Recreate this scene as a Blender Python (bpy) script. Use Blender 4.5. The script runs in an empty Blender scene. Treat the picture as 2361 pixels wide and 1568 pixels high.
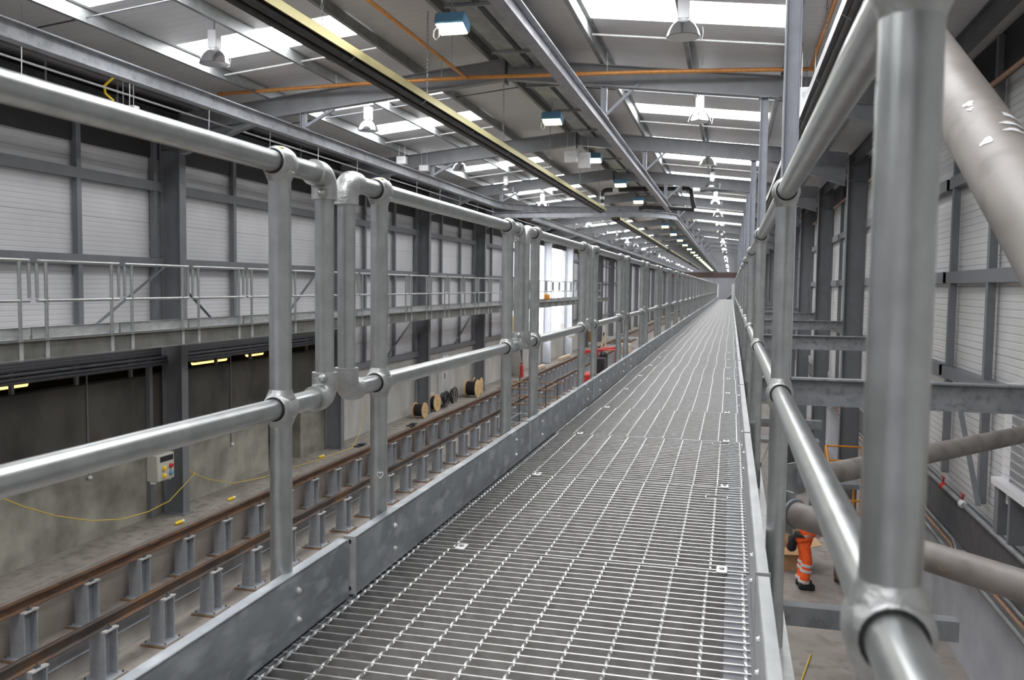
import bpy, math, random
from mathutils import Vector, Matrix
random.seed(7)
SC = bpy.context.scene
COL = SC.collection
PI = math.pi

# ------------------------------------------------------------------ camera solve (walkway runs along +Y, deck at z = 0)
F_PX, YAW, PITCH, ROLL = 1998.9, .24664, .0626, .0118
EYE = Vector((0, 0, .8343))

# ------------------------------------------------------------------ materials
MATS = {}
def nodes(name):
    m = bpy.data.materials.new(name); m.use_nodes = True
    nt = m.node_tree; b = nt.nodes['Principled BSDF']
    MATS[name] = m
    return m, nt, b

def N(nt, kind, **kw):
    n = nt.nodes.new(kind)
    for k, v in kw.items():
        if k in n.inputs: n.inputs[k].default_value = v
        else: setattr(n, k, v)
    return n

def noise_mat(name, c1, c2, scale=8, rough=.5, metal=0, stretch=(1, 1, 1), c3=None, scale3=40, bump=0, bscale=60, rough2=None, detail=6, lo=.35, hi=.65, spec=None):
    m, nt, b = nodes(name)
    L = nt.links.new
    tc = N(nt, 'ShaderNodeTexCoord'); mp = N(nt, 'ShaderNodeMapping'); mp.inputs['Scale'].default_value = stretch
    L(tc.outputs['Object'], mp.inputs['Vector'])
    n1 = N(nt, 'ShaderNodeTexNoise', Scale=scale, Detail=detail, Roughness=.6); L(mp.outputs[0], n1.inputs['Vector'])
    r = N(nt, 'ShaderNodeValToRGB'); r.color_ramp.elements[0].position = lo; r.color_ramp.elements[1].position = hi
    r.color_ramp.elements[0].color = (*c1, 1); r.color_ramp.elements[1].color = (*c2, 1)
    L(n1.outputs['Fac'], r.inputs['Fac']); out = r.outputs['Color']
    if c3:
        n2 = N(nt, 'ShaderNodeTexNoise', Scale=scale3, Detail=3); L(mp.outputs[0], n2.inputs['Vector'])
        r2 = N(nt, 'ShaderNodeValToRGB'); r2.color_ramp.elements[0].position = .5; r2.color_ramp.elements[1].position = .68
        r2.color_ramp.elements[0].color = (0, 0, 0, 1); r2.color_ramp.elements[1].color = (1, 1, 1, 1)
        L(n2.outputs['Fac'], r2.inputs['Fac'])
        mx = N(nt, 'ShaderNodeMix', data_type='RGBA'); L(r2.outputs['Color'], mx.inputs['Factor'])
        L(out, mx.inputs['A']); mx.inputs['B'].default_value = (*c3, 1); out = mx.outputs['Result']
    L(out, b.inputs['Base Color'])
    b.inputs['Metallic'].default_value = metal; b.inputs['Roughness'].default_value = rough
    if spec is not None: b.inputs['Specular IOR Level'].default_value = spec
    if rough2 is not None:
        mr = N(nt, 'ShaderNodeMapRange'); mr.inputs['To Min'].default_value = rough; mr.inputs['To Max'].default_value = rough2
        mr.inputs['From Min'].default_value = .3; mr.inputs['From Max'].default_value = .7
        L(n1.outputs['Fac'], mr.inputs['Value']); L(mr.outputs[0], b.inputs['Roughness'])
    if bump:
        n3 = N(nt, 'ShaderNodeTexNoise', Scale=bscale, Detail=4); L(mp.outputs[0], n3.inputs['Vector'])
        bp = N(nt, 'ShaderNodeBump', Strength=bump, Distance=.01); L(n3.outputs['Fac'], bp.inputs['Height']); L(bp.outputs[0], b.inputs['Normal'])
    return m

def plain(name, c, rough=.5, metal=0, emit=None, es=0, spec=None):
    m, nt, b = nodes(name)
    b.inputs['Base Color'].default_value = (*c, 1); b.inputs['Roughness'].default_value = rough; b.inputs['Metallic'].default_value = metal
    if spec is not None: b.inputs['Specular IOR Level'].default_value = spec
    if emit: b.inputs['Emission Color'].default_value = (*emit, 1); b.inputs['Emission Strength'].default_value = es
    return m

def ribbed(name, c, axis, period, rough=.45, depth=.25, dirt=None, line=0, joint=None):
    """sheet cladding: fine ribs as bump, faint darker joints every `joint` metres"""
    m, nt, b = nodes(name); L = nt.links.new
    tc = N(nt, 'ShaderNodeTexCoord'); sp = N(nt, 'ShaderNodeSeparateXYZ'); L(tc.outputs['Object'], sp.inputs[0])
    mu = N(nt, 'ShaderNodeMath', operation='MULTIPLY'); mu.inputs[1].default_value = 1 / period; L(sp.outputs[axis], mu.inputs[0])
    fr = N(nt, 'ShaderNodeMath', operation='FRACT'); L(mu.outputs[0], fr.inputs[0])
    rp = N(nt, 'ShaderNodeValToRGB'); e = rp.color_ramp.elements
    e[0].position = 0; e[0].color = (0, 0, 0, 1); e[1].position = .18; e[1].color = (1, 1, 1, 1)
    x = rp.color_ramp.elements.new(.88); x.color = (1, 1, 1, 1); x = rp.color_ramp.elements.new(1); x.color = (0, 0, 0, 1)
    L(fr.outputs[0], rp.inputs['Fac'])
    bp = N(nt, 'ShaderNodeBump', Strength=depth, Distance=.012); L(rp.outputs['Color'], bp.inputs['Height']); L(bp.outputs[0], b.inputs['Normal'])
    nz = N(nt, 'ShaderNodeTexNoise', Scale=1.3, Detail=4); L(tc.outputs['Object'], nz.inputs['Vector'])
    cr = N(nt, 'ShaderNodeValToRGB'); cr.color_ramp.elements[0].position = .3; cr.color_ramp.elements[1].position = .7
    d = dirt or tuple(v * .9 for v in c)
    cr.color_ramp.elements[0].color = (*d, 1); cr.color_ramp.elements[1].color = (*c, 1); L(nz.outputs['Fac'], cr.inputs['Fac'])
    out = cr.outputs['Color']
    if line:
        mx = N(nt, 'ShaderNodeMix', data_type='RGBA'); inv = N(nt, 'ShaderNodeMath', operation='MULTIPLY_ADD')
        inv.inputs[1].default_value = -line; inv.inputs[2].default_value = line
        L(rp.outputs['Color'], inv.inputs[0]); L(inv.outputs[0], mx.inputs['Factor']); L(out, mx.inputs['A'])
        mx.inputs['B'].default_value = (*[v * .35 for v in c], 1); out = mx.outputs['Result']
    if joint:
        m2 = N(nt, 'ShaderNodeMath', operation='MULTIPLY'); m2.inputs[1].default_value = 1 / joint; L(sp.outputs[axis], m2.inputs[0])
        f2 = N(nt, 'ShaderNodeMath', operation='FRACT'); L(m2.outputs[0], f2.inputs[0])
        lt = N(nt, 'ShaderNodeMath', operation='LESS_THAN'); lt.inputs[1].default_value = .018 / joint; L(f2.outputs[0], lt.inputs[0])
        mx = N(nt, 'ShaderNodeMix', data_type='RGBA'); L(lt.outputs[0], mx.inputs['Factor']); L(out, mx.inputs['A'])
        mx.inputs['B'].default_value = (*[v * .7 for v in c], 1); out = mx.outputs['Result']
    L(out, b.inputs['Base Color']); b.inputs['Roughness'].default_value = rough
    return m

galv_tube = noise_mat('galvanised_tube', (.40, .415, .41), (.48, .495, .49), 18, .30, .85, (1, 1, 1), rough2=.345, detail=3)
galv_fit = noise_mat('galvanised_casting', (.42, .43, .42), (.54, .55, .54), 30, .34, .85, bump=.2, bscale=140, rough2=.5)
galv_sheet = noise_mat('galvanised_sheet', (.22, .24, .265), (.42, .445, .465), 7, .38, .72, (1.6, .7, 1.6), c3=(.52, .55, .58), scale3=11, rough2=.52, lo=.3, hi=.7)
galv_light = noise_mat('galvanised_clean', (.60, .61, .60), (.75, .75, .74), 20, .42, .55, rough2=.55)
galv_mid = noise_mat('galvanised_kerb', (.36, .37, .37), (.48, .49, .485), 9, .42, .45, (1.5, .6, 1.5), rough2=.55)
runway_grey = noise_mat('grey_painted_runway', (.26, .27, .29), (.34, .35, .372), 4, .42, 0, c3=(.22, .228, .245), scale3=6, rough2=.52)
raft_grey_lit = noise_mat('rafter_grey_lit', (.26, .268, .282), (.32, .328, .345), 3, .5, 0, rough2=.58)  # steel grey lightened: light from below is put into the rafter colour
eaves_dark = plain('dark_eaves_tone', (.03, .03, .033), .7)  # near-black strips along the tops of both side walls
pit_wall = noise_mat('pinkish_concrete', (.27, .235, .21), (.36, .315, .285), 1.4, .85, 0, bump=.1, bscale=40)
pale_column = noise_mat('near_white_column', (.66, .68, .74), (.74, .76, .82), 3, .45)  # paler tone given to the two columns at the big opening
galv_grate = noise_mat('galvanised_grating', (.52, .52, .512), (.65, .65, .64), 30, .32, .9, rough2=.44)
galv_dull = noise_mat('galvanised_dull', (.22, .23, .23), (.36, .37, .37), 5, .5, .45, (1, .5, 1), rough2=.62)
steel_grey = noise_mat('grey_painted_steel', (.16, .166, .18), (.19, .196, .212), 3, .48, 0, rough2=.56)
steel_hang = noise_mat('blue_grey_painted_steel', (.27, .285, .325), (.33, .345, .385), 4, .4, 0, rough2=.5)
steel_beam = noise_mat('dusty_painted_steel', (.19, .20, .215), (.27, .278, .29), 4, .5, 0, c3=(.16, .165, .175), scale3=12)
beam_web = noise_mat('weathered_beam_steel', (.11, .11, .10), (.17, .17, .155), 3, .6, .1)
steel_dark = noise_mat('dark_painted_steel', (.055, .06, .068), (.085, .09, .10), 5, .5, 0)
tube_grey = noise_mat('dusty_brace_tube', (.185, .163, .148), (.235, .21, .193), 5, .45, .05, c3=(.145, .125, .11), scale3=7, rough2=.55)
clad_white = ribbed('white_cladding', (.66, .66, .68), 'Z', .085, .42, .35, (.58, .58, .60), line=.16, joint=.98)
clad_right = ribbed('white_cladding_deep_rib', (.66, .66, .66), 'Z', .1, .42, .5, (.58, .58, .57), line=.3, joint=1.0)
roof_deck = ribbed('roof_deck', (.70, .695, .70), 'Y', .2, .42, .25, (.63, .625, .63), line=.08)
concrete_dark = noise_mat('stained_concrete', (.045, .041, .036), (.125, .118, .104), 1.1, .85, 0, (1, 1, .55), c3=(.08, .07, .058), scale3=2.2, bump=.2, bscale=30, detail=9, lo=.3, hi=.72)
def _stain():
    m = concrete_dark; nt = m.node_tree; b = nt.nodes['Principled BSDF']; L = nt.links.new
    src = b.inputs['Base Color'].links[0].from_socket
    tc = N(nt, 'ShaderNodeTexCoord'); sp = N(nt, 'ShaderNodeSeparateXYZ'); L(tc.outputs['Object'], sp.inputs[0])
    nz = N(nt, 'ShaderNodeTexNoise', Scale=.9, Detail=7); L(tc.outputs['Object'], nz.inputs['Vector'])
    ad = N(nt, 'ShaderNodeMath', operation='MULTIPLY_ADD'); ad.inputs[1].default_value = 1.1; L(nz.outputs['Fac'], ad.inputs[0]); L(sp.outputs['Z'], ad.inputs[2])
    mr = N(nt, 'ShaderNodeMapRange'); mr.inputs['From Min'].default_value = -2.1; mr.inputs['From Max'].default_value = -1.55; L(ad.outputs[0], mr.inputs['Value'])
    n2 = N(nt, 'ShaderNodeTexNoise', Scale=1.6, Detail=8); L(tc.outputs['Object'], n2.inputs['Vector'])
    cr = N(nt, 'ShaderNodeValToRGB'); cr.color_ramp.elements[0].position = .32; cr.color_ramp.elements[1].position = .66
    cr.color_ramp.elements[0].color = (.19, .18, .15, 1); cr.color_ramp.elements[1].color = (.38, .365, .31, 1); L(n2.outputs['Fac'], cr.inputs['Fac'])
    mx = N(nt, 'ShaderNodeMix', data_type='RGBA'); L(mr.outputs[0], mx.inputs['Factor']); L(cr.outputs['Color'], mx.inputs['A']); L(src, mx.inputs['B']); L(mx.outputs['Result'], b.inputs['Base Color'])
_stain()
concrete_light = noise_mat('pale_concrete', (.40, .39, .365), (.56, .545, .51), 1.6, .85, 0, (1, 1, .4), bump=.15, bscale=30, detail=8)
concrete_blue = noise_mat('smooth_grey_concrete', (.33, .335, .36), (.41, .415, .44), 1.5, .7, 0, bump=.05, bscale=50)
floor_mat = noise_mat('concrete_floor', (.23, .2, .18), (.32, .282, .255), 1.1, .62, 0, c3=(.2, .172, .152), scale3=4, bump=.08, bscale=40, detail=8, rough2=.8)
apron_mat = noise_mat('dusty_apron', (.20, .178, .152), (.29, .262, .228), 1.7, .85, 0, c3=(.155, .138, .118), scale3=5, bump=.15, bscale=40, detail=8)
rail_rust = noise_mat('rusty_rail', (.075, .04, .022), (.16, .088, .048), 6, .75, .2, (1, .3, 1), c3=(.05, .03, .022), scale3=12)
rail_dark = noise_mat('weathered_rail', (.05, .038, .033), (.10, .08, .07), 5, .6, .35, (1, .3, 1), c3=(.16, .085, .04), scale3=3)
rust_pad = noise_mat('rusty_packing_plate', (.17, .105, .06), (.26, .17, .10), 12, .85, 0)
stub_grey = noise_mat('zinc_painted_post', (.29, .305, .325), (.35, .365, .385), 5, .5, .1)
copper = noise_mat('orange_gas_pipe', (.62, .27, .075), (.78, .36, .11), 14, .35, .25, rough2=.5)
pipe_brown = noise_mat('aged_copper_pipe', (.36, .2, .12), (.46, .27, .17), 9, .45, .3)
black = plain('black_rubber', (.012, .012, .013), .55)
black_tube = noise_mat('black_heater_tube', (.018, .017, .018), (.04, .038, .038), 8, .45, .2)
refl_metal = noise_mat('yellowish_reflector', (.40, .36, .17), (.54, .49, .27), 1.2, .3, .8, rough2=.45)  # yellowish metal tone of the middle heater hoods
refl_alu = noise_mat('aluminium_reflector', (.62, .62, .64), (.74, .74, .75), 4, .35, .35, rough2=.45)
white_paint = plain('white_enamel', (.74, .74, .75), .4)
chrome = plain('polished_aluminium', (.82, .83, .85), .12, 1)
blue_paint = plain('blue_floodlight_paint', (.12, .27, .42), .45)
lamp_lit = plain('lit_flood_lens', (.9, .9, .8), .4, 0, (1, .96, .72), 30)
lamp_green = plain('lit_flood_lens_yellow', (.9, .9, .5), .4, 0, (.95, 1, .35), 12)
tube_lit = plain('lit_fluorescent', (.9, .85, .5), .4, 0, (1, .66, .16), 3.2)
sky_panel = plain('rooflight_panel', (.85, .87, .9), .4, 0, (.97, .98, 1.0), 18.5)
yellow = plain('yellow_plastic', (.78, .55, .03), .4)
yellow_cable = plain('yellow_cable_sheath', (.62, .44, .05), .45)
red = plain('red_paint', (.5, .03, .025), .4)
orange = noise_mat('orange_platform_paint', (.62, .24, .02), (.74, .31, .04), 8, .45)
hi_vis = noise_mat('orange_hi_vis_cloth', (.95, .10, .012), (1.0, .16, .03), 14, .8, bump=.4, bscale=18)
reflective = plain('reflective_tape', (.62, .62, .64), .35, .2)
cloth_dark = noise_mat('dark_cloth', (.012, .012, .015), (.03, .028, .03), 12, .9)
skin = plain('skin', (.45, .26, .19), .55)
card = noise_mat('cardboard', (.45, .27, .13), (.55, .35, .18), 6, .85)
plywood = noise_mat('plywood', (.55, .36, .16), (.68, .47, .24), 5, .65, 0, (3, 1, 1))
timber = noise_mat('pale_timber', (.5, .40, .28), (.62, .5, .36), 4, .8)
perf = nodes('perforated_dark_panel')[0]
def _perf():
    nt = perf.node_tree; b = nt.nodes['Principled BSDF']; L = nt.links.new
    tc = N(nt, 'ShaderNodeTexCoord'); v = N(nt, 'ShaderNodeTexVoronoi', Scale=20.0, Randomness=0.0); L(tc.outputs['Object'], v.inputs['Vector'])
    r = N(nt, 'ShaderNodeValToRGB'); r.color_ramp.interpolation = 'CONSTANT'
    r.color_ramp.elements[0].color = (.02, .02, .022, 1); r.color_ramp.elements[1].position = .3; r.color_ramp.elements[1].color = (.085, .088, .098, 1)
    L(v.outputs['Distance'], r.inputs['Fac']); L(r.outputs['Color'], b.inputs['Base Color']); b.inputs['Roughness'].default_value = .6
_perf()
yellow_mark = plain('faded_yellow_marker', (.62, .58, .16), .5)
mud = noise_mat('dried_mud', (.13, .105, .08), (.22, .18, .145), 30, .9)
heart_white = plain('pale_sticker', (.72, .72, .7), .5)
outside_white = plain('pale_outside_building', (.75, .76, .78), .8)

# ------------------------------------------------------------------ mesh helpers
class MB:
    def __init__(s): s.v = []; s.f = []
    def add(s, vs, fs):
        o = len(s.v); s.v += [tuple(p) for p in vs]; s.f += [tuple(i + o for i in f) for f in fs]; return s
    def box(s, x0, x1, y0, y1, z0, z1):
        x0, x1 = min(x0, x1), max(x0, x1); y0, y1 = min(y0, y1), max(y0, y1); z0, z1 = min(z0, z1), max(z0, z1)
        return s.add([(x, y, z) for z in (z0, z1) for y in (y0, y1) for x in (x0, x1)],
                     [(0, 2, 3, 1), (4, 5, 7, 6), (0, 1, 5, 4), (2, 6, 7, 3), (0, 4, 6, 2), (1, 3, 7, 5)])
    def cbox(s, x0, x1, y0, y1, z0, z1, c=.01):
        """box with chamfered vertical-section edges along all axes (24 verts)"""
        xs, ys, zs = (x0, x1), (y0, y1), (z0, z1); vs = []; idx = {}
        for i in (0, 1):
            for j in (0, 1):
                for k in (0, 1):
                    sx, sy, sz = (c if i == 0 else -c), (c if j == 0 else -c), (c if k == 0 else -c)
                    for a, p in enumerate(((xs[i], ys[j] + sy, zs[k] + sz), (xs[i] + sx, ys[j], zs[k] + sz), (xs[i] + sx, ys[j] + sy, zs[k]))):
                        idx[i, j, k, a] = len(vs); vs.append(p)
        fs = []
        q = [(0, 0), (1, 0), (1, 1), (0, 1)]
        for i in (0, 1): fs.append(tuple(idx[i, a, b, 0] for a, b in (q if i else q[::-1])))
        for j in (0, 1): fs.append(tuple(idx[a, j, b, 1] for a, b in (q[::-1] if j else q)))
        for k in (0, 1): fs.append(tuple(idx[a, b, k, 2] for a, b in (q if k else q[::-1])))
        for a in (0, 1):
            for b in (0, 1):
                fs.append((idx[a, b, 0, 0], idx[a, b, 1, 0], idx[a, b, 1, 1], idx[a, b, 0, 1]))
                fs.append((idx[a, 0, b, 0], idx[a, 1, b, 0], idx[a, 1, b, 2], idx[a, 0, b, 2]))
                fs.append((idx[0, a, b, 1], idx[1, a, b, 1], idx[1, a, b, 2], idx[0, a, b, 2]))
        for i in (0, 1):
            for j in (0, 1):
                for k in (0, 1): fs.append((idx[i, j, k, 0], idx[i, j, k, 1], idx[i, j, k, 2]))
        return s.add(vs, fs)
    def prism(s, poly, p, q, up=(0, 0, 1)):
        """extrude a 2-D outline (side, up) from p to q"""
        p, q, u = Vector(p), Vector(q), Vector(up); d = (q - p).normalized()
        side = d.cross(u).normalized(); u = side.cross(d).normalized(); n = len(poly)
        vs = [p + side * a + u * b for a, b in poly] + [q + side * a + u * b for a, b in poly]
        return s.add(vs, [tuple(range(n))[::-1], tuple(range(n, 2 * n))] + [(i, (i + 1) % n, n + (i + 1) % n, n + i) for i in range(n)])
    def ibeam(s, p, q, h, b, tw=.012, tf=.018, up=(0, 0, 1)):
        H, B, w = h / 2, b / 2, tw / 2
        return s.prism([(-B, -H), (B, -H), (B, -H + tf), (w, -H + tf), (w, H - tf), (B, H - tf), (B, H), (-B, H), (-B, H - tf), (-w, H - tf), (-w, -H + tf), (-B, -H + tf)], p, q, up)
    def channel(s, p, q, h, b, t=.006, up=(0, 0, 1), flip=1):
        """C section: web at side 0, flanges towards side = flip"""
        H = h / 2; f = flip
        return s.prism([(0, -H), (f * b, -H), (f * b, -H + t), (f * t, -H + t), (f * t, H - t), (f * b, H - t), (f * b, H), (0, H)][::1 if f > 0 else -1], p, q, up)
    def bar(s, p, q, w, h, up=(0, 0, 1)):
        return s.prism([(-w / 2, -h / 2), (w / 2, -h / 2), (w / 2, h / 2), (-w / 2, h / 2)], p, q, up)
    def tube(s, pts, r, n=12, caps=True, close=False):
        pts = [Vector(p) for p in pts]; m = len(pts); rs = r if isinstance(r, (list, tuple)) else [r] * m
        T = []
        for i in range(m):
            a = pts[(i - 1) % m] if (i or close) else pts[0]; b = pts[(i + 1) % m] if (i < m - 1 or close) else pts[-1]
            T.append((b - a).normalized())
        u = T[0].cross(Vector((0, 0, 1)));
        if u.length < .05: u = T[0].cross(Vector((1, 0, 0)))
        u.normalize(); vs = []
        for i in range(m):
            u = (u - T[i] * u.dot(T[i])).normalized(); w = T[i].cross(u)
            vs += [pts[i] + (u * math.cos(2 * PI * k / n) + w * math.sin(2 * PI * k / n)) * rs[i] for k in range(n)]
        fs = [(i * n + k, i * n + (k + 1) % n, (i + 1) * n + (k + 1) % n, (i + 1) * n + k) for i in range(m - 1) for k in range(n)]
        if close: fs += [((m - 1) * n + k, (m - 1) * n + (k + 1) % n, (k + 1) % n, k) for k in range(n)]
        elif caps: fs += [tuple(range(n))[::-1], tuple(range((m - 1) * n, m * n))]
        return s.add(vs, fs)
    def lathe(s, prof, c=(0, 0, 0), axis=(0, 0, 1), n=20):
        c, a = Vector(c), Vector(axis).normalized(); u = a.cross(Vector((1, 0, 0)))
        if u.length < .1: u = a.cross(Vector((0, 1, 0)))
        u.normalize(); w = a.cross(u); m = len(prof)
        vs = [c + a * h + (u * math.cos(2 * PI * k / n) + w * math.sin(2 * PI * k / n)) * max(r, 1e-4) for r, h in prof for k in range(n)]
        fs = [(i * n + k, i * n + (k + 1) % n, (i + 1) * n + (k + 1) % n, (i + 1) * n + k) for i in range(m - 1) for k in range(n)]
        fs += [tuple(range(n))[::-1], tuple(range((m - 1) * n, m * n))]
        return s.add(vs, fs)
    def ball(s, c, r, sx=1, sy=1, sz=1, n=14, m=8):
        prof = [(math.sin(PI * i / m), -math.cos(PI * i / m)) for i in range(m + 1)]
        o = len(s.v); s.lathe([(r * a, r * b) for a, b in prof], (0, 0, 0), (0, 0, 1), n)
        s.v[o:] = [(c[0] + x * sx, c[1] + y * sy, c[2] + z * sz) for x, y, z in s.v[o:]]
        return s
    def quad(s, a, b, c, d): return s.add([a, b, c, d], [(0, 1, 2, 3)])
    def build(s, name, mat, parent=None, loc=(0, 0, 0), flat=False, angle=38):
        me = bpy.data.meshes.new(name); me.from_pydata(s.v, [], s.f); me.validate()
        import bmesh
        bm = bmesh.new(); bm.from_mesh(me); bmesh.ops.recalc_face_normals(bm, faces=bm.faces); bm.to_mesh(me); bm.free()
        me.materials.append(mat)
        if not flat:
            me.polygons.foreach_set('use_smooth', [True] * len(me.polygons)); me.set_sharp_from_angle(angle=math.radians(angle))
        o = bpy.data.objects.new(name, me); COL.objects.link(o); o.location = loc
        if parent: o.parent = parent
        return o

def tag(o, label=None, cat=None, group=None, kind=None):
    if label: o['label'] = label
    if cat: o['category'] = cat
    if group: o['group'] = group
    if kind: o['kind'] = kind
    return o
def thing(name, label, cat, loc=(0, 0, 0), group=None, rz=0):
    o = bpy.data.objects.new(name, None); COL.objects.link(o); o.location = loc; o.rotation_euler = (0, 0, rz); o.empty_display_size = .1
    return tag(o, label, cat, group)
def struct(name, mb, mat, **kw): return tag(mb.build(name, mat, **kw), kind='structure')
KIDS = {}
def freeze(root):
    """remember the children of a finished prototype so that copies need no scene update"""
    def rec(o): KIDS[o.name] = [c for c in bpy.data.objects if c.parent == o]; [rec(c) for c in KIDS[o.name]]
    rec(root); return root
def dup(root, loc, label, group=None, rz=None, sc=None):
    c = root.copy(); COL.objects.link(c); c.location = loc; c['label'] = label
    if group: c['group'] = group
    if rz is not None: c.rotation_euler = (0, 0, rz)
    if sc: c.scale = sc
    for ch in KIDS[root.name]:
        d = ch.copy(); COL.objects.link(d); d.parent = c
        for g in KIDS[ch.name]:
            e = g.copy(); COL.objects.link(e); e.parent = d
    return c
ONES = 'first second third fourth fifth sixth seventh eighth ninth tenth eleventh twelfth thirteenth fourteenth fifteenth sixteenth seventeenth eighteenth nineteenth'.split()
TENS = {2: 'twent', 3: 'thirt', 4: 'fort', 5: 'fift', 6: 'sixt', 7: 'sevent', 8: 'eight', 9: 'ninet'}
def nth(i):
    """ordinal word, i from 1"""
    if i < 20: return ONES[i - 1]
    t, u = divmod(i, 10)
    return TENS[t] + 'ieth' if u == 0 else TENS[t] + 'y-' + ONES[u - 1]

# ------------------------------------------------------------------ levels and lines
FLOOR, APRON, DADO = -4.65, -3.8, -1.0
BAY0, BAY, NB = 7.8, 7.2, 25
BAYS = [BAY0 + BAY * k for k in range(NB)]
XL, XR, RIDGE = -10.98, 3.42, -3.93
YB, YE = -9.0, 186.0
def zroof(x): return 5.05 - .11 * abs(x - RIDGE)

# ------------------------------------------------------------------ setting
struct('floor', MB().box(-10.08, XR + .3, YB, YE, FLOOR - .2, FLOOR), floor_mat, flat=True)
struct('floor_apron', MB().box(-16.5, -10.08, YB, YE, FLOOR - .2, APRON), apron_mat, flat=True)
struct('wall_pit', MB().box(-10.085, -10.06, YB, YE, FLOOR, APRON - .004), pit_wall, flat=True)
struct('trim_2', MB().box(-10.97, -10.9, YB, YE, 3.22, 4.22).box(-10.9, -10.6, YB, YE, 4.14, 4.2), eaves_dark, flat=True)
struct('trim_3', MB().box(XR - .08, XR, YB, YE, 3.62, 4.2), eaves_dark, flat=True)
struct('trim_1', MB().box(-8.92, -8.66, YB, 25, FLOOR, -4.36), concrete_light, flat=True)
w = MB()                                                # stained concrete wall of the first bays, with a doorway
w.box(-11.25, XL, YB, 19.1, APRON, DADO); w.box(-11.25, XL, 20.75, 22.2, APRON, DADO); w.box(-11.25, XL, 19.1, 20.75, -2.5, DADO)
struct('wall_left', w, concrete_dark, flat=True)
struct('wall_left_plinth', MB().box(-11.25, XL, 22.2, 43.8, APRON, -1.72).box(-11.25, XL, 43.8, 58.2, APRON, -2.45).box(-11.25, XL, 58.2, YE, APRON, -1.72), concrete_light, flat=True)
w = MB(); w.box(-11.2, XL, YB, 22.2, -.3, 4.6).box(-11.2, XL, 22.2, 43.8, -1.72, 4.6).box(-11.2, XL, 43.8, 58.2, 3.3, 4.6).box(-11.2, XL, 58.2, YE, -1.72, 4.6)
struct('wall_left_cladding', w, clad_white, flat=True)
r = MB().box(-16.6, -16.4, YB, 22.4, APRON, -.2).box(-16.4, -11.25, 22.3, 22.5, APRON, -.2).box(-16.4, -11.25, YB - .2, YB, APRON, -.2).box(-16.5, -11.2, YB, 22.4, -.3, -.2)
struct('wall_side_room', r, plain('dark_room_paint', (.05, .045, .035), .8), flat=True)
struct('wall_right', MB().box(XR, XR + .25, YB, YE, FLOOR, -2.9), concrete_blue, flat=True)
struct('wall_right_cladding', MB().box(XR, XR + .2, YB, YE, -2.9, 4.35), clad_right, flat=True)
struct('wall_far', MB().box(-11.2, XR + .2, YE, YE + .2, FLOOR, 5.2), ribbed('grey_cladding', (.30, .31, .335), 'X', .25, .45, .3), flat=True)
struct('wall_back', MB().box(-11.2, XR + .2, YB - .2, YB, FLOOR, 5.2), clad_white, flat=True)
# roof: two slopes of ribbed deck, opened for the rooflight strips
strips = [(BAY0 - 7.2 * 2 + 4.35 + 7.2 * k, 1.0) for k in range(28)] + [(BAY0 - 7.2 * 2 + 1.45 + 7.2 * k, 1.0) for k in range(28)]
strips = sorted((a, a + b) for a, b in strips if YB < a and a + b < YE - .5)
XA, XB = 1.78, 4.62
def roof_quad(mb, s, a, b, y0, y1, dz=0):
    p = [(RIDGE + s * a, y0), (RIDGE + s * b, y0), (RIDGE + s * b, y1), (RIDGE + s * a, y1)]
    lo = [(x, y, zroof(x) + dz) for x, y in p]; hi = [(x, y, z + .08) for x, y, z in lo]
    mb.add(lo + hi, [(0, 1, 2, 3), (7, 6, 5, 4), (0, 4, 5, 1), (1, 5, 6, 2), (2, 6, 7, 3), (3, 7, 4, 0)])
rd = MB()
for s in (-1, 1):
    roof_quad(rd, s, 0, XA, YB, YE); roof_quad(rd, s, XB, 7.6, YB, YE)
    y = YB
    for a, b in strips: roof_quad(rd, s, XA, XB, y, a); y = b
    roof_quad(rd, s, XA, XB, y, YE)
struct('ceiling', rd, roof_deck, flat=True)
n = 0
for s in (-1, 1):
    for a, b in strips:
        n += 1; m = MB(); roof_quad(m, s, XA, XB, a, b, .02); struct('window_%d' % n, m, sky_panel, flat=True)
# daylight side of the big opening: ground and a pale building across the yard
struct('ground_outside', MB().box(-60, -11.25, 22.5, 110, APRON - .4, APRON - .02), concrete_light, flat=True)
struct('wall_outside_building', MB().box(-34, -33, 60, 130, APRON, 2.0), outside_white, flat=True)

# ------------------------------------------------------------------ frame of the hall
def stanchion(side, y, label, mat=None):
    mat = mat or steel_grey
    x0, x1 = ((-10.45, -10.9) if side < 0 else (2.62, 3.07))
    base = APRON if side < 0 else FLOOR; top = zroof(x0) - .3
    t = thing('steel_stanchion', label, 'column', ((x0 + x1) / 2, y, base), 'portal frame columns')
    h = top - base
    MB().ibeam((0, 0, 0), (0, 0, h), .45, .2, .014, .022, up=(1, 0, 0)).build('shaft', mat, t, flat=True)
    MB().box(-.28, .28, -.15, .15, 0, .025).build('base_plate', steel_grey, t, flat=True)
    MB().box(-.21, .21, -.095, .095, h - .62, h - .6).build('stiffener', steel_grey, t, flat=True)
    return t
for i, y in enumerate(BAYS):
    if i > 0: stanchion(-1, y, ('pale column at the daylight opening, %s along the raised apron' if 50 < y < 59 else 'grey steel column on the wall side of the raised apron, %s from the camera') % nth(i), pale_column if 50 < y < 59 else None)
    stanchion(1, y, ('grey steel column at the wall end of the nearest cross beam' if i == 0 else 'grey steel column by the lower wall, mostly hidden behind the nearest guardrail post') if i < 2 else
              'grey steel column by the lower wall, %s beyond the nearest guardrail post' % nth(i - 1))
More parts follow.
